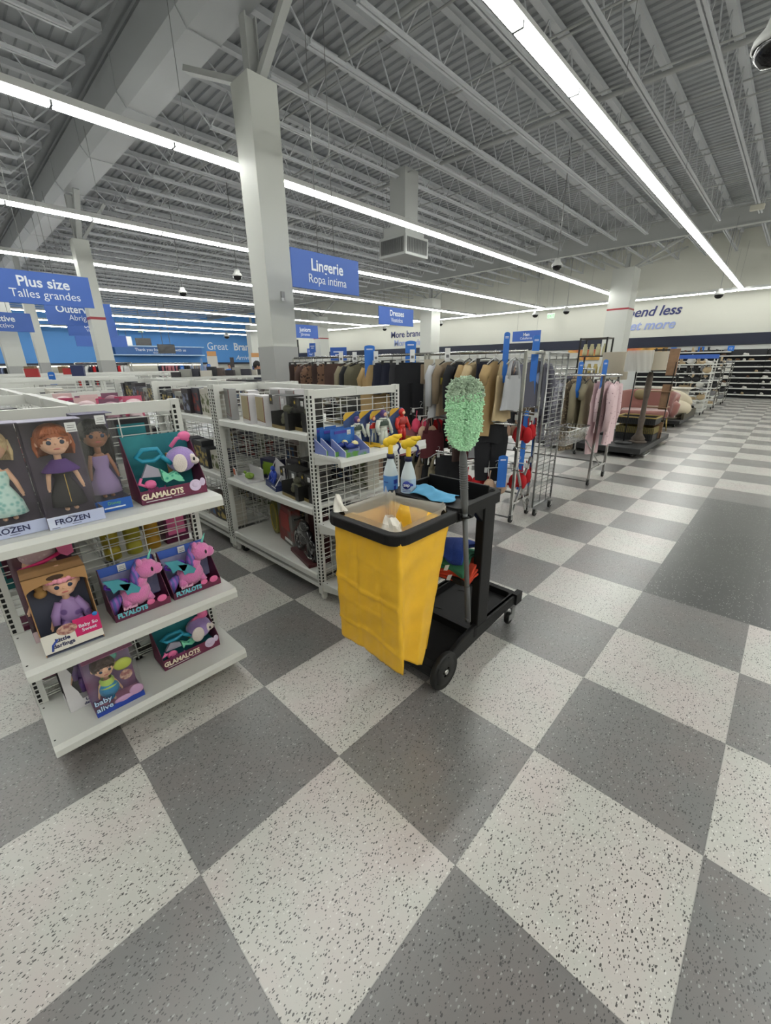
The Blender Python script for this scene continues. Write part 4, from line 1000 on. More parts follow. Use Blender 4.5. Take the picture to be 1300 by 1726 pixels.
# bottom end shelf (z .135)
t = thing('boxed_water_doll', 'boxed brown-haired mermaid baby doll with a blue tail, on the bottom end shelf', 'toy box', (-.905, -.585, .136), 90)
h_ = .285; w_ = .195; d_ = .12
fb = carton(t, w_, d_, h_, MP('mermaid_back', (120, 70, 106), (150, 136, 176), 5, lo=.35, hi=.65), .028, M('base_royal_blue', (34, 66, 160), .45), top=M('box_pink_top', (178, 120, 150), .6), sideh=.03)
text('baby\nalive', FNAVY, .036, (-.062, -d_/2-.002, .055), fb, bold=.003, ext=.0003); text('baby\nalive', M('print_pale_blue', (190, 214, 240), .5), .036, (-.062, -d_/2-.003, .055), fb, bold=.0006, ext=.0003)
MB().sph((.015, -d_/2+.002, .035), (.04, .004, .016), 14, 8).sph((.07, -d_/2+.002, .05), (.03, .004, .028), 14, 8).build('pink_wave', M('wave_pink', (190, 150, 186), .6), t, split=True)
text('3+', FNAVY, .022, (.06, d_/2-.005, .255), t, ext=.0002)
dd = doll(t, -.022, 0, .02, .235, SKIN_L, M('doll_hair_brown', (62, 44, 36), .5, bump=.5, bscale=90), SKIN_L, 'none', .25, hf=.20)
MB().lathe([(.022, .142), (.030, .130), (.028, .112), (.038, .104)], (-.022, 0, 0), 20).build('lime_bodice', M('bodice_lime', (170, 200, 90), .5), t)
MB().sph((-.022, -.004, .085), (.042, .034, .042), 18, 12).tube([(-.022, 0, .075), (-.028, -.01, .05), (-.02, -.02, .034)], [.03, .02, .012], 12).build('blue_tail', M('tail_blue', (36, 130, 178), .35, bump=.4, bscale=120), t)
MB().sph((.052, .0, .175), (.038, .012, .030), 18, 10).build('lime_shell', M('shell_lime', (186, 200, 70), .5), t); MB().sph((.02, .01, .232), (.022, .012, .022), 12, 8).build('mint_turtle', M('turtle_mint', (100, 176, 160), .5), t)
MB().cyl((.052, -.018, .125), (.052, -.02, .125), .026, n=20).build('round_picture', MP('tiny_picture', (206, 170, 150), (150, 90, 90), 60, lo=.4, hi=.6), t)
t = thing('boxed_baby_doll', 'white doll box with a wavy window behind the mermaid doll, bottom end shelf', 'toy box', (-1.03, -.665, .136), 92)
carton(t, .19, .11, .30, M('box_dark_inside', (38, 34, 40), .7), .045, M('box_white_card', (206, 204, 206), .6), side=M('box_white_card', (206, 204, 206), .6), top=M('box_white_card', (206, 204, 206), .6))
MB().prism([(-.095, .0), (-.095, .30), (-.06, .30), (-.068, .24), (-.052, .19), (-.066, .14), (-.048, .09), (-.04, .045), (.095, .045), (.095, 0)], -.057, -.0555, 'y').build('wavy_front', M('box_white_card', (206, 204, 206), .6), t)
text('Little\ndarlings', FNAVY, .020, (-.01, -.058, .024), t, bold=.0006, ext=.0002)
doll(t, .0, .01, .04, .24, SKIN_L, SKIN_L, PUR, 'onesie', .5)
puppy_set(-1.015, -.215, .136, .20, 'plush puppy play set in a maroon tray at the right of the bottom end shelf')
# merchandise inside and on top of the left front stand, seen through the wire
rr = random.Random(21)
def carded(x, y, z, w, h, d, mat, label, rz=0, nm='toy_box', grp=None, topm=None):
    t = thing(nm, label, 'toy box', (x, y, z), rz, grp)
    MB().bx(-w/2, w/2, -d/2, d/2, 0, h).build('carton', mat, t, bevel=.002)
    MB().bx(-w*.38, w*.38, -d/2-.001, -d/2, h*.18, h*.86).build('front_print', topm or CARD, t)
    return t
for i, (y, c, lab) in enumerate(((-.40, (168, 150, 44), 'nearest'), (-.30, (176, 168, 60), 'second'), (-.21, (186, 140, 40), 'third'))):
    t = thing('yellow_bottle', 'tall yellow toy bottle behind the end wire, %s from the left' % ('first' if i == 0 else lab), 'bottle', (-1.24, y, .70))
    MB().lathe([(.001, 0), (.036, 0), (.037, .05), (.032, .06), (.038, .08), (.038, .18), (.03, .2), (.036, .22), (.034, .27), (.02, .29), (.001, .3)], n=18).build('bottle_body', M('yellow_toy_%d' % i, c, .4), t)
    MB().lathe([(.021, .285), (.021, .31), (.001, .312)], n=14).build('cap', M('cap_olive', (112, 108, 40), .5), t)
carded(-1.26, -.60, .70, .14, .30, .10, M('box_mid_grey', (150, 150, 150), .6), 'grey carton behind the end wire, left of the yellow bottles', 90, topm=M('print_dark_grey', (92, 94, 96), .6))
carded(-1.26, -.09, .70, .12, .26, .10, M('box_maroon_side', (92, 28, 62), .5), 'maroon toy box behind the end wire, right of the yellow bottles', 90, topm=PNK)
carded(-1.27, -.76, .70, .12, .28, .10, M('box_teal_side', (30, 110, 112), .5), 'teal toy box behind the end wire at the left post', 90, topm=MAR)
carded(-1.27, -.74, .21, .14, .30, .12, MAR, 'maroon toy box behind the lowest wire at the left post', 90, topm=M('box_pale_pink', (214, 190, 196), .6))
carded(-1.28, -.60, 1.21, .14, .16, .12, M('box_brown_dark', (70, 52, 50), .6), 'dark brown toy carton behind the top end wire', 90, topm=M('print_rose', (160, 84, 96), .6))
carded(-1.28, -.20, 1.21, .16, .17, .12, M('box_charcoal', (52, 50, 56), .6), 'charcoal toy carton behind the top end wire', 90, topm=TEAL)
PKM = [M('pack_rose', (190, 88, 116), .4), M('pack_mauve', (120, 78, 100), .4), M('pack_pale', (206, 176, 176), .4), M('pack_magenta', (168, 52, 92), .4)]
for i in range(15):
    x = -1.42-.13*(i//3); y = -.11-.105*(i % 3) if i % 3 < 3 else 0
    t = thing('blister_toy', 'rose and clear blister packed toy standing on the top shelf of the left front stand', 'toy pack', (x, y, 1.215), 90+rr.uniform(-8, 8), 'rose blister packs on the left front stand')
    hh = .25+rr.uniform(-.02, .02)
    MB().bx(-.045, .045, .02, .023, 0, hh).build('backing_card', PKM[i % 4], t); MB().sph((0, 0, hh-.035), (.04, .03, .022), 12, 8).sph((0, 0, .12), (.036, .028, .09), 12, 8).build('blister', M('blister_frost_%d' % (i % 2), ((206, 182, 186), (150, 108, 122))[i % 2], .2), t)

# ------------------------------------------------------------ second stand: end shelf toys
SKY = MP('pig_blue_print', (36, 92, 170), (52, 116, 186), 8, lo=.4, hi=.6); MEAD = MP('meadow_print', (96, 150, 70), (120, 130, 176), 14, lo=.45, hi=.6)
def plane_set(y, x, label, i):
    t = thing('toy_plane_set', label, 'toy box', (x, y, 1.081), 90, 'blue toy vehicle sets on the end shelf')
    w = .20; h = .155; f = carton(t, w, .14, h, SKY, .030, MEAD, side=M('side_lilac_blue', (118, 132, 190), .6), top=M('base_white_edge', (222, 224, 226), .6), window=False, sideh=.035, backh=.66)
    e = MB()
    for s in (-1, 1): e.bar((s*w/2, -.07, .0), (s*w/2, -.07, .035), .003).bar((s*w/2, -.07, .035), (s*w/2, .055, h*.65), .003).bar((s*w/2, -.07, 0), (s*w/2, .07, 0), .003)
    e.build('white_edge', M('base_white_edge', (222, 224, 226), .6), t)
    MB().bx(-.07, .03, .064, .067, h-.03, h-.012).build('header_print', M('print_violet', (70, 60, 150), .5), t)
    MB().sph((.02, .0, .05), (.055, .025, .020), 14, 10).prism([(-.035, .05), (-.055, .085), (-.03, .08), (-.015, .055)], -.004, .004, 'y').bx(.015, .03, -.05, .05, .058, .062).bx(.045, .07, .0, .004, .085, .088).cyl((.03, 0, .06), (.03, 0, .088), .003, n=6).build('toy_plane', M('toy_navy', (30, 50, 130), .35), t)
    MB().sph((.035, -.005, .062), (.024, .022, .02), 12, 8).build('cockpit', M('toy_cream', (224, 212, 150), .4), t)
    ticket(t, .05, h-.028, .066, .03)
    return t
plane_set(.90, -.862, 'blue toy plane set with a slanted tray, nearest the trolley of the three', 0)
plane_set(.872, -.93, 'blue toy vehicle set, middle of the three on the end shelf', 1)
plane_set(.862, -1.0, 'blue toy vehicle set half hidden at the back of the three', 2)
def figure(x, y, label, suit, trim, head, i, H=.215):
    t = thing('boxed_action_figure', label, 'toy box', (x, y, 1.081), 90)
    w = .155; h = .235
    MB().prism([(-w/2, 0), (w/2, 0), (w/2, h-.02), (w/2-.02, h), (-w/2+.02, h), (-w/2, h-.02)], .045, .048, 'y').bx(-w/2, w/2, -.045, .048, 0, .003).build('backing_card', MP('space_print', (40, 66, 120), (98, 122, 168), 7, lo=.35, hi=.65), t)
    MB().prism([(-w/2, h-.055), (-w/2, h-.02), (-w/2+.02, h), (.03, h)], .043, .045, 'y').build('yellow_corner', M('corner_yellow', (208, 168, 52), .5), t)
    MB().bx(-w/2, -w/2+.003, -.045, .048, 0, .03).bx(w/2-.003, w/2, -.045, .048, 0, .03).bx(-w/2, w/2, -.047, -.045, 0, .018).build('base_card', M('corner_yellow', (208, 168, 52), .5), t)
    b = MB(); b.sph((0, 0, H*.62), (H*.19, H*.12, H*.16), 16, 12).sph((0, 0, H*.46), (H*.13, H*.10, H*.09), 14, 10)
    for s in (-1, 1):
        b.tube([(s*H*.055, 0, H*.44), (s*H*.08, -.004, H*.24), (s*H*.085, 0, H*.05)], [H*.075, H*.07, H*.065], 10).sph((s*H*.085, -H*.03, H*.025), (H*.05, H*.08, H*.03), 10, 8)
        b.tube([(s*H*.17, 0, H*.70), (s*H*.24, -.004, H*.54), (s*H*.26, -.02, H*.40)], [H*.065, H*.06, H*.055], 10).sph((s*H*.255, -.024, H*.36), (H*.042, H*.035, H*.05), 10, 8)
    b = b.build('figure', suit, t)
    MB().lathe([(H*.192, H*.56), (H*.196, H*.64), (H*.14, H*.73)], (0, 0, 0), 18, Matrix.Diagonal((1, .66, 1, 1))).build('chest_plate', trim, b)
    MB().sph((0, -.002, H*.87), (H*.10, H*.095, H*.115), 16, 12).build('head', head, b)
    MB().sph((0, -.010, H*.86), (H*.065, H*.09, H*.065), 12, 8).build('face', SKIN_L, b)
    return t
GW = M('figure_white', (196, 200, 190), .45); GG = M('figure_green', (44, 62, 50), .45); GPU = M('figure_purple', (76, 50, 110), .45)
figure(-.985, 1.075, 'boxed white and green action figure behind the toy plane sets', GW, GG, GPU, 0)
figure(-.905, 1.245, 'boxed white and green action figure right of the toy plane sets', GW, GG, GPU, 1, .25)
figure(-.965, 1.20, 'boxed action figure mostly hidden behind the white and green one', GW, M('figure_red', (186, 34, 26), .4), M('figure_red', (186, 34, 26), .4), 3)
figure(-.92, 1.455, 'boxed plain red action figure at the right end of the end shelf', M('figure_red', (186, 34, 26), .4), M('figure_dark_red', (150, 26, 22), .4), M('figure_red', (186, 34, 26), .4), 2, .24)
o = MB().bx(-.055, .055, -.002, 0, -.022, .022).build('shelf_ticket', CARD, None, loc=(-.776, 1.50, 1.075)); o.rotation_euler = (0, 0, PI/2); tag(o, 'white price strip on the lip of the end shelf at its right end', 'price strip')
carded(-.93, 1.15, .602, .30, .07, .16, M('box_black_green', (26, 30, 28), .5), 'dark flat box on the middle end shelf behind the yellow bag', 88, topm=M('print_dark_grey', (92, 94, 96), .6))
carded(-.93, .95, .152, .16, .20, .12, M('box_rust', (150, 74, 50), .6), 'rust coloured box on the lowest end shelf behind the yellow bag', 88, topm=M('print_dark_grey', (92, 94, 96), .6))
# second stand: the shelves facing the photographer
def pane_box(x, y, z, w, h, d, mat, facem, label, rz=0, ry=0):
    t = thing('framed_toy_box', label, 'toy box', (x, y, z), rz)
    MB().bx(-w/2, w/2, -d/2, d/2, 0, h).build('carton', mat, t, bevel=.002)
    MB().bx(-w/2+.014, w/2-.014, -d/2-.0012, -d/2, .03, h-.012).build('silver_face', facem, t)
    MB().bar((-w/2+.012, -d/2-.002, .045), (-.0, -d/2-.002, .035), .002).bar((0, -d/2-.002, .035), (w/2-.012, -d/2-.002, .028), .002).bar((w/2-.01, -d/2-.002, .028), (w/2-.01, -d/2-.002, h-.01), .003).build('edge_line', M('line_dark_red', (120, 40, 36), .5), t)
    return t
SIL = M('face_silver_grey', (150, 150, 148), .3, .5, var=.06, vscale=4); GLD = M('face_gold_grey', (178, 164, 128), .28, .6, var=.08, vscale=4)
WC = M('box_white_card', (206, 204, 206), .6)
pane_box(-2.235, .835, 1.201, .15, .245, .06, M('box_mid_grey', (150, 150, 150), .6), SIL, 'tall silver-grey faced box at the left end of the top shelf behind the trolley', -12)
pane_box(-2.06, .93, 1.201, .15, .23, .08, WC, GLD, 'white-sided box with a hidden face, second on the top shelf behind the trolley', -20)
pane_box(-1.885, .815, 1.201, .165, .215, .09, WC, GLD, 'gold-grey faced white box, left of the two on the top shelf', -8)
pane_box(-1.675, .815, 1.201, .165, .215, .09, WC, GLD, 'gold-grey faced white box, right of the two on the top shelf', -8)
pane_box(-1.80, 1.02, 1.201, .17, .25, .08, WC, SIL, 'white box with grey picture behind the two gold-grey ones', -5)
pane_box(-1.60, 1.02, 1.201, .15, .25, .08, WC, SIL, 'white box behind the right gold-grey one', -5)
BKB = MP('army_grey_print', (46, 46, 44), (92, 92, 88), 9, lo=.35, hi=.65); ARM = M('box_army_black', (24, 24, 24), .4)
def army(x, y, z, w, h, label, rz=-6):
    t = thing('boxed_army_toy', label, 'toy box', (x, y, z), rz)
    carton(t, w, .13, h, BKB, .022, M('base_khaki', (120, 104, 60), .5), side=ARM, top=ARM, sideh=h*.5)
    MB().bx(-w/2-.001, -w/2+.045, -.0665, -.065, h-.065, h).bx(w/2-.05, w/2+.001, -.0665, -.065, .0, h*.55).build('black_corner', ARM, t, split=True)
    st = [(math.cos(PI/2+PI*k/5)*(.014 if k % 2 == 0 else .006)-w/2+.022, h-.032+math.sin(PI/2+PI*k/5)*(.014 if k % 2 == 0 else .006)) for k in range(10)]
    MB().prism(st, -.068, -.0667, 'y').build('yellow_star', M('star_yellow', (206, 176, 60), .5), t)
    MB().sph((-.01, .0, h*.35), (w*.26, .03, h*.13), 14, 10).sph((.0, .0, h*.58), (w*.13, .03, h*.12), 12, 8).cyl((-.05, -.02, h*.2), (-.05, .02, h*.2), .022, n=16).cyl((.04, -.02, h*.2), (.04, .02, h*.2), .022, n=16).bar((.0, 0, h*.6), (.09, 0, h*.66), .008).build('toy_vehicle', M('army_olive', (98, 98, 74), .5), t)
    ticket(t, w*.28, h-.035, -.066, .032); return t
army(-1.43, .835, 1.201, .25, .225, 'black boxed army vehicle with a yellow star on the top shelf by the post')
army(-1.225, .86, 1.201, .15, .215, 'narrow black boxed army toy against the slotted post on the top shelf')
army(-1.36, 1.28, 1.201, .28, .255, 'black boxed army toy on the far side of the top shelf')
army(-1.40, .845, .701, .25, .215, 'black boxed army truck with a yellow star, on the middle shelf')
army(-1.225, .87, .701, .14, .205, 'narrow army toy box against the slotted post on the middle shelf')
army(-1.40, 1.01, .701, .26, .25, 'army toy box at the back of the middle shelf')
t = thing('dinosaur_box', 'low white open box with a green toy creature, left on the middle shelf', 'toy box', (-2.13, .85, .701), -8)
MB().bx(-.15, .15, -.075, .075, 0, .01).bx(-.15, .15, .07, .075, 0, .10).prism([(-.15, 0), (.15, 0), (.15, .025), (-.06, .035), (-.09, .085), (-.15, .09)], -.076, -.072, 'y').build('tray_card', WC, t)
MB().sph((.02, 0, .035), (.05, .035, .026), 14, 10).sph((.075, 0, .05), (.025, .02, .018), 10, 8).sph((-.02, -.02, .06), (.02, .012, .014), 8, 6).build('green_creature', M('creature_green', (140, 172, 72), .6), t)
MB().bx(-.145, -.10, -.078, -.076, .03, .08).build('orange_print', M('print_orange', (190, 90, 50), .5), t)
t = thing('robot_pack', 'white and blue pack with a blue toy robot leaning on the middle shelf', 'toy pack', (-1.73, .87, .701), -14)
MB().prism([(-.13, 0), (.14, 0), (.13, .20), (-.06, .225)], .03, .036, 'y').build('backing_card', WC, t)
MB().bx(-.12, .13, -.05, .03, 0, .045).build('blue_base', M('base_navy_print', (36, 50, 96), .5), t)
MB().bar((-.13, -.05, .0), (-.07, .03, .2), .006).bar((.13, -.05, .03), (.04, -.05, .03), .006).bar((.13, -.05, .045), (.13, .03, .16), .006).build('white_edge', WC, t)
rb = MB().sph((-.01, -.01, .10), (.035, .025, .04), 12, 8).sph((-.01, -.015, .155), (.02, .018, .02), 10, 8)
for s in (-1, 1): rb.tube([(-.01+s*.03, -.01, .12), (-.01+s*.06, -.02, .09), (-.01+s*.05, -.03, .05)], .011, 8).tube([(-.01+s*.015, -.01, .07), (-.01+s*.03, -.03, .035)], .013, 8)
rb.build('blue_robot', M('robot_blue', (34, 66, 170), .35), t)
carded(-2.0, 1.02, .701, .22, .17, .10, M('box_navy_dark', (34, 34, 66), .5), 'navy box at the back of the middle shelf, green printed top', 4, topm=MP('lime_navy_print', (120, 150, 40), (34, 34, 66), 10))
carded(-1.66, 1.03, .701, .2, .2, .08, M('box_charcoal', (52, 50, 56), .6), 'charcoal box with a white oval at the back of the middle shelf', -4, topm=M('print_pale_grey', (180, 184, 184), .6))
t = thing('rounded_toy_pack', 'olive and yellow round-cornered toy pack on the bottom shelf', 'toy pack', (-1.99, 1.0, .201), -15)
MB().prism([(.115*math.cos(a)**1 if abs(math.cos(a)) < .86 else math.copysign(.1, math.cos(a)), .15+.15*math.sin(a)) for a in [2*PI*k/28 for k in range(28)]], -.03, .03, 'y').build('pack_body', M('pack_olive', (112, 108, 48), .5), t)
MB().tube([(.085*math.cos(a), -.032, .15+.12*math.sin(a)) for a in [2*PI*k/28 for k in range(28)]], .004, 6, closed=True).build('yellow_edge', M('pack_yellow_edge', (176, 156, 60), .5), t)
t = thing('red_toy_pack', 'red and grey toy pack with white lettering on the bottom shelf', 'toy pack', (-1.72, .95, .201), -12)
MB().bx(-.15, .15, -.04, .04, 0, .33).build('carton', MP('red_grey_print', (120, 50, 44), (96, 96, 92), 5, lo=.45, hi=.55), t, bevel=.004); MB().bx(-.09, .09, -.043, -.04, .13, .28).build('red_panel', M('panel_red', (150, 44, 36), .5), t)
MB().bx(-.02, .13, -.044, -.041, .03, .055).build('white_print', CARD, t)
t = thing('clear_domed_toy_pack', 'large black toy motorcycle under a shiny clear dome, right on the bottom shelf', 'toy pack', (-1.37, .885, .201), -14)
MB().bx(-.19, .19, -.09, .09, 0, .03).bx(-.19, .19, .08, .09, 0, .38).build('carton', M('carton_red_black', (70, 26, 28), .5), t, bevel=.003)
k = MB()
for x in (-.10, .10): k.tube([(x+.055*math.cos(a), -.02, .10+.055*math.sin(a)) for a in [2*PI*q/20 for q in range(20)]], .016, 8, closed=True); k.cyl((x, -.03, .10), (x, -.01, .10), .02, n=12)
k.tube([(-.10, -.02, .10), (-.05, -.02, .19), (.06, -.02, .18), (.10, -.02, .10)], [.012, .03, .03, .012], 10).sph((0, -.02, .22), (.06, .03, .035), 14, 10).tube([(-.08, -.06, .24), (-.07, .02, .25)], .006, 8).sph((-.02, -.02, .13), (.045, .03, .035), 12, 8)
k = k.build('toy_motorcycle', M('toy_black_gloss', (22, 22, 24), .15, coat=.5), t); k.scale = (1.3, 1.1, 1.3); k.location = (.01, -.01, -.02)
MB().tube([(.02, -.05, .06), (.12, -.055, .05), (.17, -.05, .06)], .008, 8).tube([(-.11, -.05, .16), (-.13, -.05, .10)], .006, 8).build('chrome_exhaust', CHROME, t)
MB().grid(lambda u, v: (-.185+.37*u, -.088+.02*math.sin(v*PI)-.0, .03+.33*v) if True else 0, 12, 12).grid(lambda u, v: (-.185+.37*u, -.088+.17*v, .36+.01*math.sin(u*PI)), 8, 6).build('clear_dome', CLEAR, t)
# boxes on the stands farther left along the toy aisle
PAL = [((52, 48, 52), (120, 126, 150)), ((150, 150, 144), (60, 44, 44)), ((60, 60, 70), (130, 60, 54)), ((190, 186, 176), (90, 96, 60)), ((44, 46, 50), (170, 150, 90)), ((96, 84, 80), (60, 90, 130))]
COLN = ['charcoal and slate', 'pale grey', 'dark blue-grey', 'cream and olive', 'black and tan', 'brown and blue']
NTH = ['first', 'second', 'third', 'fourth', 'fifth', 'sixth', 'seventh', 'eighth', 'ninth', 'tenth', 'eleventh', 'twelfth', 'thirteenth', 'fourteenth', 'fifteenth', 'sixteenth', 'seventeenth', 'eighteenth', 'nineteenth', 'twentieth']+['%d%s' % (k, {1: 'st', 2: 'nd', 3: 'rd'}.get(k % 10, 'th')) for k in range(21, 60)]
SH = {1.201: 'top', .701: 'middle', .201: 'bottom'}
def row(x0, x1, y, zs, where, seed, hh=(.17, .25)):
    r2 = random.Random(seed)
    for z in zs:
        x = x0; n = 0
        while x < x1-.1:
            w = r2.uniform(.12, .2); i = r2.randrange(6); h = r2.uniform(*hh)
            a, b = PAL[i]; n += 1
            t = thing('toy_box', '%s toy box, %s from left, %s shelf, %s' % (COLN[i], NTH[n-1], SH[z], where), 'toy box', (x+w/2, y+r2.uniform(0, .04), z), r2.uniform(-6, 4), 'toy boxes on the %s' % where)
            MB().bx(-w/2+.004, w/2-.004, -.06, .06, 0, h).build('carton', M('carton_%d' % i, a, .5), t, bevel=.002)
            MB().bx(-w*.40, w*.40, -.0615, -.06, h*.12, h*.8).build('front_print', MP('carton_print_%d' % i, a, b, 16, lo=.45, hi=.55), t)
            x += w
row(-3.72, -2.46, .84, (1.201, .701, .201), 'stand left of the trolley stand', 3)
row(-5.25, -3.9, .90, (1.201, .701), 'third stand of the toy row', 4)
row(-3.70, -2.50, 1.36, (1.201,), 'far side, stand left of trolley', 8, (.24, .30))
row(-3.90, -2.55, -.12, (1.201, .701), 'stand behind the left front one', 6)
row(-2.25, -1.15, 1.36, (.701, .201), 'far side of the trolley stand', 12, (.2, .3))
row(-3.70, -2.50, 1.36, (.701, .201), 'rear side, stand left of trolley', 13, (.2, .3))
row(-2.30, -1.45, -.12, (1.201, .701, .201), 'right side, left front stand', 14, (.16, .22))
row(-2.30, -1.45, -.62, (1.201, .701, .201), 'left side, left front stand', 15, (.14, .22))
# ------------------------------------------------------------ garments
def fab(name, rgb, **k): return M('fabric_'+name, rgb, .9, bump=.35, bscale=180, **k)
FB = {'black': fab('black', (26, 27, 31)), 'navy': fab('navy', (28, 32, 50)), 'tan': fab('tan', (168, 142, 100)), 'sand': fab('sand', (188, 168, 132)),
      'taupe': fab('taupe', (132, 116, 96)), 'olive': fab('olive', (92, 88, 70)), 'brown': fab('brown', (78, 58, 52)), 'red': fab('red', (178, 24, 32)),
      'maroon': fab('maroon', (84, 34, 40)), 'grey': fab('grey', (128, 128, 132)), 'slate': fab('slate', (92, 92, 104)), 'pale grey': fab('pale_grey', (176, 178, 182)),
      'blue-grey': fab('blue_grey', (136, 148, 178)), 'pink': fab('pink', (212, 184, 188)), 'nude': fab('nude', (190, 160, 138)), 'rose': fab('rose', (150, 92, 100)),
      'hot pink': fab('hot_pink', (216, 72, 104)), 'khaki': fab('khaki', (134, 126, 104)), 'white': fab('white', (200, 200, 198)),
      'leopard': MP('fabric_leopard', (48, 34, 30), (116, 88, 70), 26, 'voronoi', lo=.3, hi=.45, rough=.9), 'floral cream': MP('fabric_floral', (176, 160, 130), (112, 100, 84), 34, 'voronoi', lo=.2, hi=.4, rough=.9),
      'pink print': MP('fabric_pink_print', (120, 84, 100), (214, 188, 192), 26, 'voronoi', lo=.12, hi=.2, rough=.9), 'snow grey': MP('fabric_snow', (112, 112, 122), (150, 150, 160), 30, lo=.4, hi=.6, rough=.9),
      'charcoal': fab('charcoal', (52, 52, 56)), 'chocolate': fab('chocolate', (62, 46, 42))}
HGR = M('hanger_black', (30, 30, 30), .4); HGC = M('hanger_clear', (180, 182, 180), .3)
_gm = {}
def garment_mesh(kind, w, h, seed):
    k = (kind, w, h, seed)
    if k in _gm: return _gm[k]
    r = random.Random(hash((kind, round(w*100), round(h*100), seed)) & 0xffff); p1, p2, p3 = (r.uniform(0, 6) for _ in range(3)); m = MB()
    def body(cx, z0, z1, prof, dep=.035, n=26, nz=14, rip=.014, kx=3):
        def fn(u, v):
            a = 2*PI*u; z = z0+(z1-z0)*v; hw = prof(v); x = hw*math.cos(a)
            q = x/max(w, .01)
            y = dep*(.45+.7*v)*math.sin(a)+rip*v*math.sin(q*2*PI*kx+p1+v*1.3)+.006*math.sin(q*17+p2)*v
            return (cx+x*(1+.02*math.sin(v*9+p3)), y, z+(.012*math.sin(q*6+p2) if v > .95 else 0))
        m.grid(fn, n, nz)
    if kind in ('top', 'dress', 'jacket'):
        sh = lambda v: w*(.22+.78*min(1, (v/.09))**.6)*(1+.12*v) if v < .09 else w*(1.0-.10*math.sin((v-.09)*PI)+.10*v)
        body(0, 0, -h, lambda v: sh(v)/2*1.0)
        for s in (-1, 1):
            L = h*.78 if kind != 'dress' else h*.3
            m.tube([(s*w*.40, 0, -.045), (s*w*.53, .005, -.14), (s*w*.56, .012*math.sin(p1), -L*.6), (s*w*.53, .01, -L)], [.045, .05, .045, .036], 10)
    elif kind == 'tank':
        body(0, -.13, -h, lambda v: w/2*(.86+.2*v))
        for s in (-1, 1): m.tube([(s*w*.30, 0, -.16), (s*w*.24, 0, -.06), (s*w*.16, 0, 0)], [.026, .016, .014], 7)
    elif kind == 'trousers':
        body(0, 0, -h*.32, lambda v: w/2*(.9+.14*v), .03, rip=.004)
        for s in (-1, 1):
            def leg(u, v, s=s):
                a = 2*PI*u; hw = w*.27*(1-.28*v); return (s*w*.25*(1-.12*v)+hw*math.cos(a), .034*(1-.2*v)*math.sin(a)+.008*math.sin(v*7+p1), -h*.30-h*.70*v)
            m.grid(leg, 18, 12)
    elif kind == 'skirt': body(0, 0, -h, lambda v: w/2*(.8+.3*v), .03, rip=.02, kx=5)
    elif kind == 'bra':
        for s in (-1, 1):
            m.sph((s*w*.24, -.02, -.17), (w*.24, .045, .085), 14, 10); m.tube([(s*w*.24, -.01, -.10), (s*w*.22, 0, -.04), (s*w*.2, .0, 0)], .006, 5)
        m.tube([(-w*.5, .01, -.2), (0, -.02, -.215), (w*.5, .01, -.2)], .014, 6)
    elif kind == 'romper':
        body(0, -.02, -h*.40, lambda v: w/2*(.55+.45*v), .04, rip=.006)
        for s in (-1, 1):
            m.tube([(s*w*.30, 0, -.06), (s*w*.45, -.01, -h*.24), (s*w*.42, -.012, -h*.36)], [.03, .035, .028], 9)
            def leg(u, v, s=s):
                a = 2*PI*u; hw = w*.25; return (s*w*.25+hw*math.cos(a), .036*math.sin(a)+.006*math.sin(v*8), -h*.38-h*.62*v)
            m.grid(leg, 18, 12)
    elif kind == 'folded': body(0, 0, -h, lambda v: w/2*(.9+.1*v), .022, rip=.018, kx=2)
    _gm[k] = m
    return m
_gme = {}
def garment(kind, col, x, y, z, rz, label, w=.42, h=.62, seed=0, group=None, clear=False, hanger=True):
    nm = {'top': 'shirt', 'tank': 'camisole', 'trousers': 'trousers', 'skirt': 'skirt', 'bra': 'bra', 'romper': 'romper', 'folded': 'sweater', 'dress': 'dress', 'jacket': 'jacket'}[kind]
    cat = {'top': 'shirt', 'tank': 'shirt', 'trousers': 'trousers', 'skirt': 'skirt', 'bra': 'bra', 'romper': 'romper', 'folded': 'clothing', 'dress': 'dress', 'jacket': 'jacket'}[kind]
    t = thing(nm, label, cat, (x, y, z), rz, group)
    k = (kind, w, h, seed, col)
    if k not in _gme: _gme[k] = garment_mesh(kind, w, h, seed).mesh('garment', FB[col])
    g = D.objects.new('garment', _gme[k]); COL.objects.link(g); g.parent = t; g.location = (0, 0, -.085)
    if hanger:
        hk = ('H', kind in ('trousers', 'skirt', 'folded', 'bra'), round(w*.9, 2), clear)
        if hk not in _gme:
            m = MB(); ww = w*.42
            m.tube([(0, 0, -.055), (0, 0, -.02), (.014, 0, -.004), (.013, 0, .014), (0, 0, .020), (-.012, 0, .014)], .0028, 6)
            if hk[1]: m.tube([(-ww, 0, -.062), (0, 0, -.052), (ww, 0, -.062)], .006, 6).bx(-ww-.01, -ww+.02, -.01, .01, -.105, -.055).bx(ww-.02, ww+.01, -.01, .01, -.105, -.055)
            else: m.tube([(-ww, 0, -.11), (-ww*.5, 0, -.075), (0, 0, -.052), (ww*.5, 0, -.075), (ww, 0, -.11)], .006, 6)
            _gme[hk] = m.mesh('hanger', HGC if clear else HGR)
        o = D.objects.new('hanger', _gme[hk]); COL.objects.link(o); o.parent = t
    return t
def rail(mb, a, b, r=.014): mb.cyl(a, b, r, n=10)
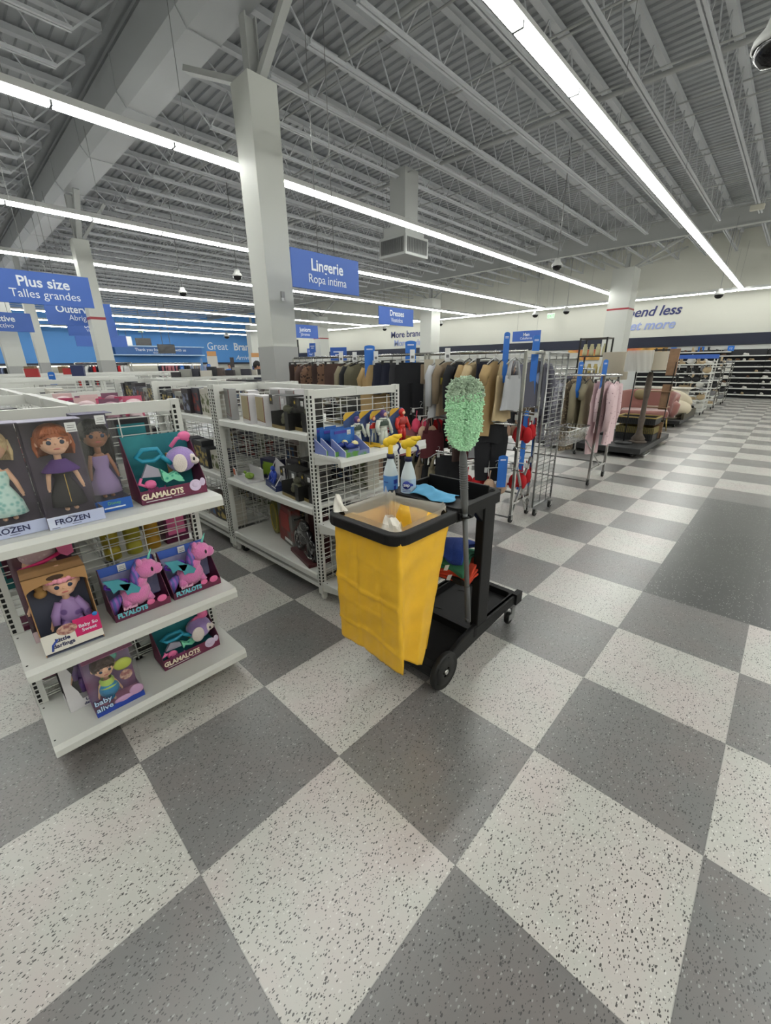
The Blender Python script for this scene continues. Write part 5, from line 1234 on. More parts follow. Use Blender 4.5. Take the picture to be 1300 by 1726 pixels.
def rack_frame(label, x0, x1, y0, y1, z, braces=True, zl=None, wheel=.036, name='clothes_rack'):
    """chrome double-sided rack along x: two end frames, top rails, floor rails"""
    t = thing(name, label, 'clothes rack', ((x0+x1)/2, (y0+y1)/2, 0)); O = (-(x0+x1)/2, -(y0+y1)/2, 0)
    for x in (x0, x1):
        m = MB()
        for y in (y0, y1): m.bx(x-.014, x+.014, y-.014, y+.014, .08, z)
        m.bx(x-.012, x+.012, y0, y1, .20, .225).bx(x-.012, x+.012, y0, y1, z-.03, z)
        m.build('end_frame', CHROME, t, loc=O)
        for y in (y0, y1): castor(t, x, y, wheel).location = O
    m = MB(); rail(m, (x0, (y0+y1)/2 if y1-y0 < .3 else y0+.02, z), (x1, (y0+y1)/2 if y1-y0 < .3 else y0+.02, z))
    if y1-y0 >= .3: rail(m, (x0, y1-.02, z), (x1, y1-.02, z))
    m.build('hanging_rail', CHROME, t, loc=O, split=True)
    m = MB(); m.bx(x0, x1, y0-.008, y0+.008, .045, .06).bx(x0, x1, y1-.008, y1+.008, .20, .22); m.build('lower_rail', DULL, t, loc=O, split=True)
    return t, O
# rack one: the long rack whose wire grid end faces the aisle
r1, O1 = rack_frame('long chrome clothes rack with a wire grid end, right behind the cleaning trolley', -4.55, -.80, 3.08, 3.46, 1.72)
m = MB()
for z in (1.03, .64): rail(m, (-4.5, 3.10, z), (-.82, 3.10, z), .012)
rail(m, (-4.5, 3.44, 1.18), (-.82, 3.44, 1.18), .010)
for x in (-3.1, -2.0, -1.95): m.bx(x-.014, x+.014, 3.08, 3.108, .06, 1.72)
m.bar((-.80, 3.10, .64), (-.80, 3.42, .06), .02).bar((-.80, 3.42, .66), (-.80, 3.10, .1), .02)
m.build('cross_bar', CHROME, r1, loc=O1)
m = MB()
for z in (1.17, .82, .58): m.tube([(-.80, 3.08, z), (-.80, 3.02, z), (-.80, 3.02, z+.02)], .007, 6).tube([(-.80, 3.10, z-.01), (-.70, 3.06, z-.01), (-.69, 3.06, z+.015)], .006, 6)
m.cyl((-.80, 3.06, .80), (-.80, 3.03, .80), .02, n=12)
m.build('side_hook', CHROME, r1, loc=O1, split=True)
g = MB(); X = -.72
for q in range(36): zz = .12+q*.0445; g.cyl((X, 3.42, zz+.0), (X, 3.90, zz+.0), .0035 if q % 5 else .007, n=6)
for yy in (3.42, 3.58, 3.74, 3.90): g.cyl((X+.006, yy, .1), (X+.006, yy, 1.70), .0045, n=6)
g.cyl((X, 3.42, .1), (X, 3.42, 1.70), .011, n=8).cyl((X, 3.90, .1), (X, 3.90, 1.70), .011, n=8).cyl((X, 3.42, 1.70), (X, 3.90, 1.70), .011, n=8).cyl((X, 3.42, .11), (X, 3.90, .11), .010, n=8)
g.build('end_wire_grid', M('grid_zinc', (150, 151, 150), .32, .85), r1, loc=O1)
castor(r1, -.70, 3.45, .036).location = O1; castor(r1, -.70, 3.85, .036).location = O1
b = thing('wire_basket', 'chrome wire basket hooked on the grid end of the long clothes rack', 'basket', (-.60, 3.80, .80))
g = MB()
for zz, q in ((.15, 0), (.0, .03)): g.tube([(-.11+q, -.32+q, zz), (.14-q, -.32+q, zz), (.14-q, .30-q, zz), (-.11+q, .30-q, zz)], .006 if zz else .003, 6, closed=True)
for k in range(17): yy = -.30+k*.0365; g.tube([(-.11, yy, .15), (-.08, yy, 0), (.11, yy, 0), (.14, yy, .15)], .0022, 5)
for k in range(7): xx = -.10+k*.036; g.tube([(xx, -.32, .15), (xx, -.29, 0)], .0022, 5).tube([(xx, .30, .15), (xx, .27, 0)], .0022, 5)
for zz in (.05, .10): g.tube([(-.10, -.31, zz), (.13, -.31, zz), (.13, .29, zz), (-.10, .29, zz)], .0022, 5, closed=True)
g.cyl((-.11, -.02, .155), (.14, -.02, .155), .006, n=6)
g.build('basket_wires', CHROME, b)
def blade(x, y, z, h, label, w=.055, rz=45, round_=True, txt=None):
    t = thing('size_marker', label, 'size marker', (x, y, z), rz)
    n = 8; top = [(w/2*math.cos(a)*1.0, h-.02+.02*math.sin(a)) for a in [PI*k/n for k in range(n+1)]]
    MB().prism([(-w/2, 0), (w/2, 0)]+top, -.004, .004, 'y').build('marker_board', M('marker_blue', (38, 108, 196), .45), t)
    MB().bx(-w*.3, w*.3, -.006, -.004, h-.045, h-.04).bx(-w*.3, w*.3, -.006, -.004, h-.055, h-.05).build('marker_print', TXT, t); return t
blade(-1.0, 3.06, 1.43, .46, 'tall blue size marker on the long rack, near its aisle end')
blade(-.86, 3.40, 1.25, .62, 'tall blue size marker behind the top of the wire grid end', .07)
blade(-.86, 3.34, .30, .85, 'blue marker strip low behind the wire grid end', .05)
blade(-.92, 3.04, .38, .34, 'wide blue marker hanging low beside the black trousers on the long rack', .095)
blade(-2.85, 3.04, 1.42, .42, 'blue size marker beside the dark brown garments on the long rack', .13)
blade(-2.40, 3.30, 1.55, .33, 'blue size marker right of the one beside the brown garments', .13)
# rack one, top rail, from the aisle end leftwards
TOP = [(-.92, 'pale grey', 'tank', .50, 8), (-1.02, 'sand', 'tank', .62, 14), (-1.13, 'tan', 'dress', .80, 8), (-1.24, 'navy', 'trousers', .78, 10), (-1.34, 'sand', 'top', .62, 6), (-1.43, 'tan', 'dress', .88, 16),
       (-1.55, 'black', 'top', .66, 0), (-1.68, 'taupe', 'jacket', .60, -14), (-1.80, 'pale grey', 'top', .64, 5)]
for i, (x, c, k, h, a) in enumerate(TOP):
    garment(k, c, x, 3.10, 1.715, 78+a*.7, '%s %s on the top rail of the long rack, %s from its aisle end' % (c, {'top': 'top', 'tank': 'camisole', 'dress': 'dress', 'trousers': 'trousers', 'jacket': 'jacket'}[k], ('first', 'second', 'third', 'fourth', 'fifth', 'sixth', 'seventh', 'eighth', 'ninth')[i]), .30, h*.92, i % 3, clear=i % 2 == 0)
tg = MB().bx(-.03, .03, -.002, .002, -.035, .035).build('paper_tag', M('tag_yellow', (226, 206, 96), .7), None, loc=(-1.72, 2.98, 1.44)); tg.rotation_euler = (0, .2, .6); tag(tg, 'yellow paper tag on the taupe jacket of the long rack', 'tag')
for i, x in enumerate((-1.93, -1.78)):
    t = thing('packed_hosiery', ('left', 'right')[i]+' of the two hanging beige and white clothing packs above the mop head', 'clothing pack', (x, 3.06, 1.70), 35)
    MB().bx(-.09, .09, -.02, .02, -.30, -.09).build('pack', FB['taupe'], t, bevel=.01); MB().bx(-.05, .05, -.024, .024, -.25, -.04).build('card_header', M('header_sand', (186, 178, 160), .7), t); MB().bx(-.035, -.005, -.026, -.024, -.235, -.215).bx(.005, .035, -.026, -.024, -.235, -.215).build('card_print', M('print_dark_grey', (92, 94, 96), .6), t)
    MB().tube([(0, 0, -.04), (0, 0, .005), (.012, 0, .02), (0, 0, .03)], .0025, 6).build('hook', HGR, t)
F = [(-2.20, 'black', 'trousers', .40, .74, 40, 'black trousers hanging face on left of the mop head'), (-2.36, 'charcoal', 'trousers', .30, .72, 55, 'charcoal trousers just behind the black ones left of the mop head'), (-2.50, 'navy', 'skirt', .30, .36, 42, 'short navy skirt hanging right of the rack post'),
     (-2.66, 'navy', 'skirt', .28, .36, 46, 'short navy skirt hanging left of the rack post'), (-2.82, 'tan', 'romper', .42, .82, 40, 'tan romper with wide legs hanging face on'),
     (-3.04, 'olive', 'top', .36, .60, 60, 'olive top hanging beside the tan romper'), (-3.14, 'black', 'top', .36, .64, 66, 'black top hanging left of the olive one'), (-3.24, 'khaki', 'top', .36, .60, 62, 'khaki top hanging left of the black one'),
     (-3.50, 'brown', 'folded', .44, .42, 40, 'wide dark brown garment hanging face on left of the blue size marker'), (-3.72, 'leopard', 'folded', .36, .40, 52, 'leopard print garment nearest to the brown one'), (-3.84, 'chocolate', 'folded', .36, .42, 56, 'chocolate garment between two leopard print ones'),
     (-3.98, 'leopard', 'top', .38, .46, 50, 'leopard print top near the left end of the long rack'), (-4.12, 'brown', 'top', .38, .46, 58, 'brown top near the left end of the long rack'), (-4.26, 'leopard', 'folded', .36, .42, 55, 'second last leopard print garment at the left end of the long rack'), (-4.40, 'chocolate', 'folded', .36, .44, 60, 'chocolate garment at the very left end of the long rack')]
for i, (x, c, k, w_, h, a, lab) in enumerate(F): garment(k, c, x, 3.08, 1.715, a, lab, w_, h, i % 3, clear=i % 3 == 0)
# middle and low rails
MID = [(-1.10, 'black', 'trousers', .34, .60, 36, 'black leggings on the middle rail at the aisle end'), (-2.05, 'hot pink', 'bra', .22, .3, 40, 'hot pink strappy bra hanging left of the mop head'), (-2.20, 'rose', 'tank', .30, .46, 45, 'rose camisole on the middle rail left of the mop head'), (-2.34, 'chocolate', 'folded', .34, .34, 50, 'chocolate garment left of the rose camisole on the middle rail'),
       (-1.95, 'nude', 'bra', .24, .3, 55, 'nude bra on the middle rail beside the mop head'), (-1.86, 'maroon', 'tank', .30, .44, 60, 'maroon camisole behind the mop head'), (-1.30, 'maroon', 'folded', .32, .40, 55, 'maroon garment right of the mop head'), (-1.42, 'chocolate', 'folded', .32, .42, 58, 'chocolate garment right of the mop head'), (-1.52, 'red', 'bra', .26, .3, 50, 'red bra right of the mop head on the middle rail'), (-1.2, 'grey', 'tank', .3, .36, 62, 'grey camisole beside the black leggings'),
       (-2.55, 'red', 'bra', .26, .3, 52, 'red bra on the middle rail under the navy skirts'), (-2.68, 'white', 'tank', .28, .34, 55, 'white camisole on the middle rail under the navy skirts'), (-2.85, 'olive', 'folded', .32, .4, 48, 'olive garment on the middle rail under the tan romper'), (-3.1, 'red', 'folded', .3, .3, 50, 'red garment on the middle rail under the olive top'), (-3.3, 'grey', 'folded', .3, .36, 50, 'grey garment on the middle rail under the brown garments')]
for i, (x, c, k, w_, h, a, lab) in enumerate(MID): garment(k, c, x, 3.08, 1.18 if 'above' in lab or k == 'bra' and i == 1 else 1.10, a, lab, w_, h, i % 3, clear=True)
LOW = [(-1.02, 'nude', 'bra', .26, .3, 40, 'nude bra low on the rack under the black leggings', .62), (-1.18, 'red', 'bra', .26, .3, 42, 'red bra low on the rack, right of the three at the aisle end', .62), (-1.30, 'red', 'bra', .26, .3, 50, 'red bra low on the rack, left of the three at the aisle end', .62),
       (-1.62, 'black', 'trousers', .32, .56, 40, 'black trousers low on the rack directly behind the mop pole', .70), (-1.78, 'khaki', 'tank', .28, .44, 60, 'khaki camisole low on the rack left of the mop pole', .68), (-1.88, 'black', 'tank', .28, .46, 62, 'black camisole low on the rack left of the mop pole', .68), (-1.98, 'taupe', 'tank', .28, .44, 58, 'taupe camisole low on the rack left of the mop pole', .68),
       (-2.08, 'olive', 'tank', .28, .46, 60, 'olive camisole low on the rack left of the mop pole', .68), (-2.2, 'black', 'folded', .30, .46, 55, 'black garment low on the rack behind the spray bottles', .68), (-2.34, 'sand', 'tank', .28, .42, 60, 'sand camisole low on the rack behind the spray bottles', .68), (-2.5, 'charcoal', 'folded', .30, .42, 60, 'charcoal garment low on the rack farther left', .68)]
for i, (x, c, k, w_, h, a, lab, z) in enumerate(LOW): garment(k, c, x, 3.09, z, a, lab, w_, h, i % 3, clear=True)
for i, (y, c, zz) in enumerate(((3.30, 'red', 1.16), (3.38, 'red', 1.18), (3.28, 'red', .66), (3.38, 'red', .70))):
    garment('bra', c, -.86, y, zz, 20+10*i, ('red bra between the end posts of the long rack, %s' % ('upper left', 'upper right', 'lower left', 'lower right')[i]), .20, .3, i, clear=True)
# back side of rack one: bras and light tops seen over the wire grid
for i, (x, c, k) in enumerate(((-.92, 'blue-grey', 'bra'), (-1.04, 'grey', 'tank'), (-.86, 'slate', 'jacket'), (-1.16, 'nude', 'tank'), (-1.3, 'blue-grey', 'tank'))):
    garment(k, c, x, 3.44, 1.715, 40+8*i, '%s %s on the far rail of the long rack, %s from the wire grid end' % (c, {'bra': 'bra', 'tank': 'camisole', 'jacket': 'jacket'}[k], ('first', 'second', 'nearest', 'third', 'fourth')[i]), .28 if k != 'jacket' else .34, .46, i % 3, clear=True)
# rack two: the pyjama rack
r2, O2 = rack_frame('shorter chrome clothes rack with grey and pink pyjamas beside the aisle', -3.4, -.69, 5.10, 5.72, 1.45)
m = MB(); rail(m, (-3.3, 5.34, 1.45), (-.55, 5.34, 1.45)); m.bar((-.8, 5.1, .62), (-.69, 5.5, .22), .012).bar((-.72, 5.36, 1.12), (-.62, 5.36, 1.12), .012); m.build('cross_bar', CHROME, r2, loc=O2)
PJ = [(-.60, 'pink print', 'top', .86, 92), (-.70, 'pink print', 'jacket', .70, 84), (-.79, 'pink', 'trousers', 1.04, 76), (-.94, 'khaki', 'dress', .84, 86), (-1.04, 'khaki', 'jacket', .80, 80), (-1.15, 'floral cream', 'trousers', 1.04, 70), (-1.26, 'snow grey', 'jacket', .66, 84), (-1.36, 'snow grey', 'trousers', 1.0, 78), (-1.47, 'slate', 'top', .66, 84), (-1.57, 'snow grey', 'trousers', .96, 80), (-1.70, 'taupe', 'jacket', .64, 80), (-1.84, 'grey', 'dress', .9, 80), (-1.98, 'charcoal', 'dress', .86, 80)]
ORD = ('first', 'second', 'third', 'fourth', 'fifth', 'sixth', 'seventh', 'eighth', 'ninth', 'tenth', 'eleventh', 'twelfth', 'thirteenth')
for i, (x, c, k, h, a) in enumerate(PJ): garment(k, c, x, 5.34, 1.455, a, '%s %s, %s garment from the aisle on the pyjama rack' % (c, {'top': 'pyjama top', 'jacket': 'pyjama jacket', 'trousers': 'pyjama trousers', 'dress': 'nightdress'}[k], ORD[i]), .34, h*.93, i % 3)
blade(-.72, 5.16, 1.22, .42, 'right one of two blue size markers on the pyjama rack', .06)
blade(-1.02, 5.16, 1.16, .46, 'left one of two blue size markers on the pyjama rack', .06)
# further racks across the middle of the store
def far_rack(x0, x1, y, z, cols, where, seed, kinds=('top', 'folded', 'trousers'), d=.5):
    rack_frame('chrome clothes rack '+where, x0, x1, y-.2, y+.2, z, name='clothes_rack')
    q = random.Random(seed); x = x0+.1; n_ = 0
    while x < x1-.06:
        c = q.choice(cols); k = q.choice(kinds); wv = {'top': 'top', 'folded': 'garment', 'trousers': 'trousers', 'dress': 'dress'}[k]
        garment(k, c, x, y-.18, z, 50+q.uniform(-12, 14), '%s %s, %s from left on the rack %s' % (c, wv, NTH[n_], where), .32, {'top': .6, 'folded': .52, 'trousers': .75, 'dress': .9}[k], q.randrange(2), group='clothes on the rack '+where, hanger=False); n_ += 1
        x += q.uniform(.10, .17)
far_rack(-4.6, -1.6, 7.3, 1.5, ['black', 'grey', 'charcoal', 'taupe', 'slate'], 'behind the pyjama rack', 31)
far_rack(-7.8, -4.2, 5.2, 1.62, ['black', 'navy', 'white', 'khaki', 'brown'], 'behind the long rack on the left', 32)
far_rack(-9.6, -5.8, 8.4, 1.62, ['navy', 'black', 'white', 'rose'], 'under the air diffuser', 33)
# small topper signs over the racks
def topper(x, y, z, w, h, label, rz=30):
    t = thing('rack_topper_sign', label, 'sign', (x, y, z), rz)
    MB().bx(-w/2, w/2, -.005, .005, 0, h).build('panel', BLUE, t, bevel=.003); MB().bx(-w*.3, w*.3, -.008, -.005, h*.62, h*.70).bx(-w*.2, w*.2, -.008, -.005, h*.42, h*.48).build('print', TXT, t)
    MB().cyl((0, 0, -.35), (0, 0, 0), .006, n=6).build('stem', CHROME, t)
topper(-4.35, 3.3, 1.80, .10, .13, 'small rounded blue topper sign at the left end of the long rack')
topper(-5.98, 5.2, 1.70, .36, .26, 'blue rectangular topper sign behind the brown garments')
for i, x in enumerate((-3.42, -3.15, -2.76, -2.17, -1.68)):
    t = thing('size_tag', 'small white size tag on the long rack rail, %s from left' % NTH[i], 'size tag', (x, 3.06, 1.735), 40, 'white size tags on the long rack rail')
    MB().bx(-.028, .028, -.003, .003, -.10, .035).build('tag_card', CARD, t, bevel=.002); MB().bx(-.015, .015, -.0045, -.003, -.06, -.03).build('tag_print', M('print_grey', (110, 110, 112), .7), t)
q = random.Random(91); cols = ['black', 'khaki', 'taupe', 'maroon', 'charcoal', 'olive', 'chocolate', 'nude', 'grey', 'black', 'brown', 'red']
for lev, z, y, hh in (('far middle', 1.17, 3.44, .46), ('near middle', 1.02, 3.12, .34), ('low', .64, 3.12, .40)):
    x = -4.35; n_ = 0
    while x < (-1.0 if lev == 'far middle' else -2.6):
        c = q.choice(cols); k = q.choice(('tank', 'folded', 'tank', 'bra'))
        garment(k, c, x, y, z, 62+q.uniform(-12, 14), '%s %s, %s from left on the %s rail of the long rack' % (c, {'tank': 'camisole', 'folded': 'garment', 'bra': 'bra'}[k], NTH[n_], lev), .28, hh, n_ % 3, group='clothes on the %s rail of the long rack' % lev, clear=True)
        x += q.uniform(.10, .15); n_ += 1
# ------------------------------------------------------------ furniture dollies by the aisle
DK = M('dolly_black', (38, 39, 40), .5); WOOD = M('wood_brown', (138, 108, 82), .6, var=.12, vscale=14); DWOOD = M('wood_dark_weathered', (86, 76, 68), .8, var=.15, vscale=16)
t = thing('platform_dolly', 'black wheeled platform dolly carrying lamps and baskets beside the aisle', 'dolly', (-1.55, 8.5, 0))
MB().bx(-.95, .95, -1.12, 1.15, .07, .17).build('platform', DK, t, bevel=.01)
for x in (-.8, .8):
    for y in (-1.0, 1.0): castor(t, x, y, .03)
MB().bx(.98, 1.0, -1.0, -.6, .02, .06).build('brake_pedal', CHROME, t)
def lamp(x, y, label, shade_r, zs0, zs1, poler, mat, wrapf=False):
    t = thing('floor_lamp', label, 'lamp', (x, y, .172))
    MB().lathe([(.001, 0), (.15, 0), (.15, .02), (.13, .035), (.02, .045), (.001, .05)], n=24).build('base', mat, t)
    if poler < .02: MB().cyl((0, 0, .04), (.0, 0, zs0+.1), poler, n=10).build('pole', mat, t)
    else:
        MB().lathe([(.10, .03), (.12, .07), (.06, .16), (.045, .25), (.06, .45), (.045, .48), (.04, .75), (.055, .95), (.05, 1.2), (.03, 1.26)], n=16).build('pole', mat, t)
    MB().lathe([(shade_r, zs0), (shade_r, zs1)], n=36).lathe([(shade_r-.004, zs1), (shade_r-.004, zs0)], n=36).lathe([(.001, zs1-.01), (shade_r, zs1-.008)], n=36).build('lamp_shade', M('shade_linen', (170, 162, 146), .85, bump=.2, bscale=500), t)
    if wrapf: MB().grid(lambda u, v: ((shade_r+.012+.006*math.sin(u*31+v*4))*math.cos(-2.4+2.4*u), (shade_r+.012+.006*math.sin(u*31+v*4))*math.sin(-2.4+2.4*u), zs0-.02+(zs1-zs0+.05)*v), 60, 8).build('plastic_wrap', film('wrap_film', (226, 228, 226), .42), t)
    return t
lamp(-1.0, 7.85, 'floor lamp with a drum shade in clear plastic wrap and a thin black pole', .21, 1.29, 1.59, .011, M('lamp_black', (24, 24, 25), .4), True)
lamp(-.83, 8.12, 'floor lamp with a thick weathered wooden pole and drum shade, right of the wrapped one', .22, 1.29, 1.60, .05, DWOOD)
lamp(-1.62, 8.75, 'floor lamp with a brownish drum shade left of the wrapped one', .25, 1.10, 1.62, .011, M('lamp_black', (24, 24, 25), .4))
t = thing('leaning_shelf_frame', 'tall wood and black metal shelf frame standing at the aisle edge of the dolly', 'shelf', (-.72, 8.85, .172))
MB().bx(-.03, .12, -.04, 0, 0, .32).bx(-.03, .12, .02, .07, .55, 1.02).bx(-.03, .13, .04, .10, 1.18, 1.66).build('side_board', WOOD, t, bevel=.004, split=True)
m = MB()
for x in (-.30, .11): m.bar((x, -.04, 0), (x, .06, 1.64), .014)
m.bar((-.30, .06, 1.64), (.13, .06, 1.64), .03); m.bar((-.3, .3, 0), (-.3, .3, 1.6), .014)
m.build('metal_frame', M('frame_black', (22, 22, 23), .4), t, split=True)
m = MB()
for z in (.58, .88): m.bx(-.32, .12, -.03, .28, z, z+.018)
m.build('shelf_board', WOOD, t, split=True)
for i, (z, mm, lab) in enumerate(((.172, DK, 'black wire'), (.30, M('basket_olive', (120, 108, 62), .8, var=.2, vscale=30), 'olive woven'), (.47, DK, 'black slatted'))):
    b = thing('storage_basket', '%s storage basket, %s of the stack on the lamp dolly' % (lab, ('bottom', 'middle', 'top')[i]), 'basket', (-.98, 8.62, z))
    m = MB(); ringwall(m, rrect(-.33, .33, -.26, .26, .03), rrect(-.31, .31, -.24, .24, .02), .0, .12); m.bx(-.31, .31, -.24, .24, 0, .01); m.build('basket_body', mm, b)
    m = MB()
    for k in range(22): m.bx(-.325+.031*k, -.318+.031*k, -.268, -.258, 0, .12)
    m.build('slats', DK, b)
    if i == 2: m = MB(); ringwall(m, rrect(-.35, .35, -.28, .28, .03), rrect(-.32, .32, -.25, .25, .02), .12, .14); m.build('gilt_rim', M('rim_gilt', (168, 146, 86), .5, .3), b)
t = thing('metal_shelf_rack', 'tall black metal shelf with yellowish goods behind the pyjama rack', 'shelf', (-2.35, 9.7, 0))
m = MB()
for x in (-.28, .28):
    for y in (-.2, .2): m.bx(x-.015, x+.015, y-.015, y+.015, 0, 2.12)
m.build('frame_post', M('frame_black', (22, 22, 23), .4), t, split=True)
m = MB()
for z in (.4, .9, 1.3, 1.72, 2.09): m.bx(-.29, .29, -.21, .21, z, z+.025)
m.build('shelf_board', M('board_dark', (58, 52, 46), .6), t, split=True)
for i, (z, c) in enumerate(((.93, 'olive'), (1.33, 'straw'), (1.75, 'pale'))):
    for j in range(4):
        rgb = {'olive': (124, 116, 66), 'straw': (176, 158, 92), 'pale': (196, 190, 150)}[c]
        o = MB().lathe([(.001, 0), (.045, 0), (.05, .03), (.05, .17), (.035, .2), (.035, .24), (.001, .245)], n=14).build('decor_jar', M('jar_'+c, rgb, .4), None, loc=(-2.56+.14*j, 9.66, z)); tag(o, '%s coloured decor jar on the tall black metal shelf' % c, 'jar', '%s jars on the black metal shelf' % c)
# second dolly with the chairs
t = thing('platform_dolly', 'black wheeled platform dolly under the pink armchair and the cream chair', 'dolly', (-1.35, 12.7, 0))
MB().bx(-.75, .55, -.75, 1.35, .09, .18).build('platform', DK, t, bevel=.01); MB().bx(.50, .56, -.4, 1.35, .18, .34).build('side_rail', M('rail_olive_black', (62, 58, 44), .6), t)
for x in (-.6, .42):
    for y in (-.6, 1.2): castor(t, x, y, .04)
PV = M('velvet_dusty_pink', (142, 94, 86), .8, sheen=.6, bump=.15, bscale=90)
t = thing('pink_armchair', 'dusty pink velvet armchair with gold legs beside the aisle', 'armchair', (-1.55, 11.55, .0), 12)
def shell(u, v):
    a = math.radians(200-220*u); r = .62+.03*v; hgt = .42+.24*math.sin(min(1, max(0, u))*PI)**.5
    return (r*math.cos(a)*1.02, .42*math.sin(a)+.05*v, .30+(hgt-.02)*v)
m = MB().grid(shell, 40, 10); m.build('backrest_shell', PV, t, solid=.09)
m = MB().bx(-.52, .52, -.42, .34, .30, .47); m.build('seat', PV, t, bevel=.05)
MB().tube([(.60, -.10, .66), (.66, -.12, .60), (.64, -.10, .42), (.58, -.14, .32)], [.06, .08, .08, .05], 12).tube([(-.60, -.10, .66), (-.66, -.12, .60), (-.64, -.10, .42), (-.58, -.14, .32)], [.06, .08, .08, .05], 12).build('rolled_arm', PV, t, split=True)
for x, y in ((-.45, -.35), (.50, -.35), (-.45, .28), (.45, .28)): MB().cyl((x, y, .30), (x*1.08, y*1.08, .0 if y < 0 else .01), .018, .010, 10).build('leg', M('leg_brass', (180, 156, 96), .35, .8), t)
CB = M('boucle_cream', (196, 186, 164), .95, bump=.8, bscale=120)
t = thing('cream_chair', 'rounded cream boucle chair next to the pink armchair', 'armchair', (-1.12, 12.75, .18), 0)
MB().sph((.0, -.05, .24), (.40, .42, .22), 28, 16).build('seat', CB, t); MB().sph((-.20, .20, .42), (.46, .20, .24), 28, 16, Matrix.Rotation(.25, 4, 'Y')).build('backrest', CB, t); MB().lathe([(.001, 0), (.3, 0), (.3, .04), (.001, .05)], n=24).build('base', CB, t)
o = MB().sph((0, 0, 0), (.18, .09, .13), 16, 12).build('cushion', M('cushion_olive', (140, 128, 96), .9), None, loc=(-1.78, 11.9, .80)); tag(o, 'olive beige cushion standing behind the pink armchair', 'cushion')
t = thing('white_side_table', 'low white cabinet with a flat top behind the cream chair', 'cabinet', (-1.75, 14.2, 0))
MB().bx(-.65, .65, -.25, .25, .50, .85).build('body', M('cabinet_cream', (190, 186, 172), .6), t, bevel=.01); MB().bx(-.75, .75, -.3, .3, .85, .88).build('top', M('cabinet_top', (196, 192, 180), .5), t)
m = MB()
for x in (-.6, .6):
    for y in (-.2, .2): m.bx(x-.02, x+.02, y-.02, y+.02, 0, .5)
m.build('leg', DK, t, split=True)
# ------------------------------------------------------------ shoe trolleys and wall shelves
SHM = [M('shoe_black', (26, 26, 28), .4), M('shoe_white', (206, 204, 198), .5), M('shoe_beige', (176, 156, 124), .6), M('shoe_brown', (92, 66, 46), .5), M('shoe_grey', (122, 122, 124), .6)]
SHN = ['black', 'white', 'beige', 'brown', 'grey']
def shoe_mesh(kind):
    m = MB()
    m.prism([(-.13, 0), (.13, 0), (.145, .012), (.14, .022), (-.13, .022)], -.04, .04, 'y')
    m.sph((.06, 0, .045), (.085, .042, .035), 12, 8); m.sph((-.06, 0, .055), (.07, .038, .042), 12, 8)
    if kind == 'boot': m.tube([(-.07, 0, .05), (-.075, 0, .14), (-.07, 0, .21)], [.040, .042, .045], 12)
    if kind == 'handbag':
        m = MB().sph((0, 0, .09), (.12, .05, .09), 14, 10).tube([(-.06, 0, .14), (-.05, 0, .24), (0, 0, .28), (.05, 0, .24), (.06, 0, .14)], .012, 8)
    return m
_sh = {}
def shoe(kind, ci, x, y, z, rz, where, n_=0):
    k = (kind, ci)
    if k not in _sh: _sh[k] = shoe_mesh(kind).mesh(kind, SHM[ci])
    o = D.objects.new({'shoe': 'shoe', 'boot': 'ankle_boot', 'handbag': 'handbag'}[kind], _sh[k]); COL.objects.link(o); o.location = (x, y, z); o.rotation_euler = (0, 0, math.radians(rz))
    w_ = {'shoe': 'shoe', 'boot': 'ankle boot', 'handbag': 'handbag'}[kind]
    tag(o, '%s %s, %s from left on %s' % (SHN[ci], w_, NTH[n_], where), w_ if kind != 'boot' else 'boot', 'footwear on %s' % where)
NM = ('nearest', 'middle', 'farthest')
for i, (x, y, w_) in enumerate(((-1.28, 15.8, .95), (-1.22, 18.0, .85), (-1.2, 20.4, .85))):
    t = thing('shoe_trolley', 'wheeled white shelf trolley with shoes, %s of the three by the aisle' % NM[i], 'shelving', (x, y, 0)); z1 = (1.66, 1.66, 1.62)[i]
    m = MB()
    for sx in (-w_/2, w_/2):
        for sy in (-.35, .35): m.bx(sx-.012, sx+.012, sy-.012, sy+.012, .1, z1)
    for k in range(26):
        zz = .2+k*.055
        if zz < z1: m.bx(w_/2-.002, w_/2+.002, -.35, .35, zz, zz+.005)
    m.build('frame', CHROME if i else WHITE, t)
    for q in range(6):
        zz = .16+q*.265
        MB().bx(-w_/2, w_/2, -.36, .36, zz, zz+.03).build('shelf', WHITE, t)
        for k in range(4):
            r_ = random.Random(i*100+q*10+k); 
            kind = 'handbag' if r_.random() < .3 else ('boot' if r_.random() < .3 else 'shoe')
            for sy in (-.2,): shoe(kind, r_.choice((0, 0, 0, 1, 1, 2, 4)), x-w_*.36+k*w_*.24, y+sy, zz+.031, 60+r_.uniform(-15, 15) if kind != 'handbag' else 15, 'shelf %s of the %s shoe trolley' % (('one', 'two', 'three', 'four', 'five', 'six')[q], NM[i]), k)
    for sx in (-w_/2+.05, w_/2-.05):
        for sy in (-.3, .3): castor(t, sx, sy, .04)
    if i == 0: MB().bx(-w_/2-.25, w_/2+.1, -.37, -.36, z1+.01, z1+.13).build('blue_header', BLUE, t)
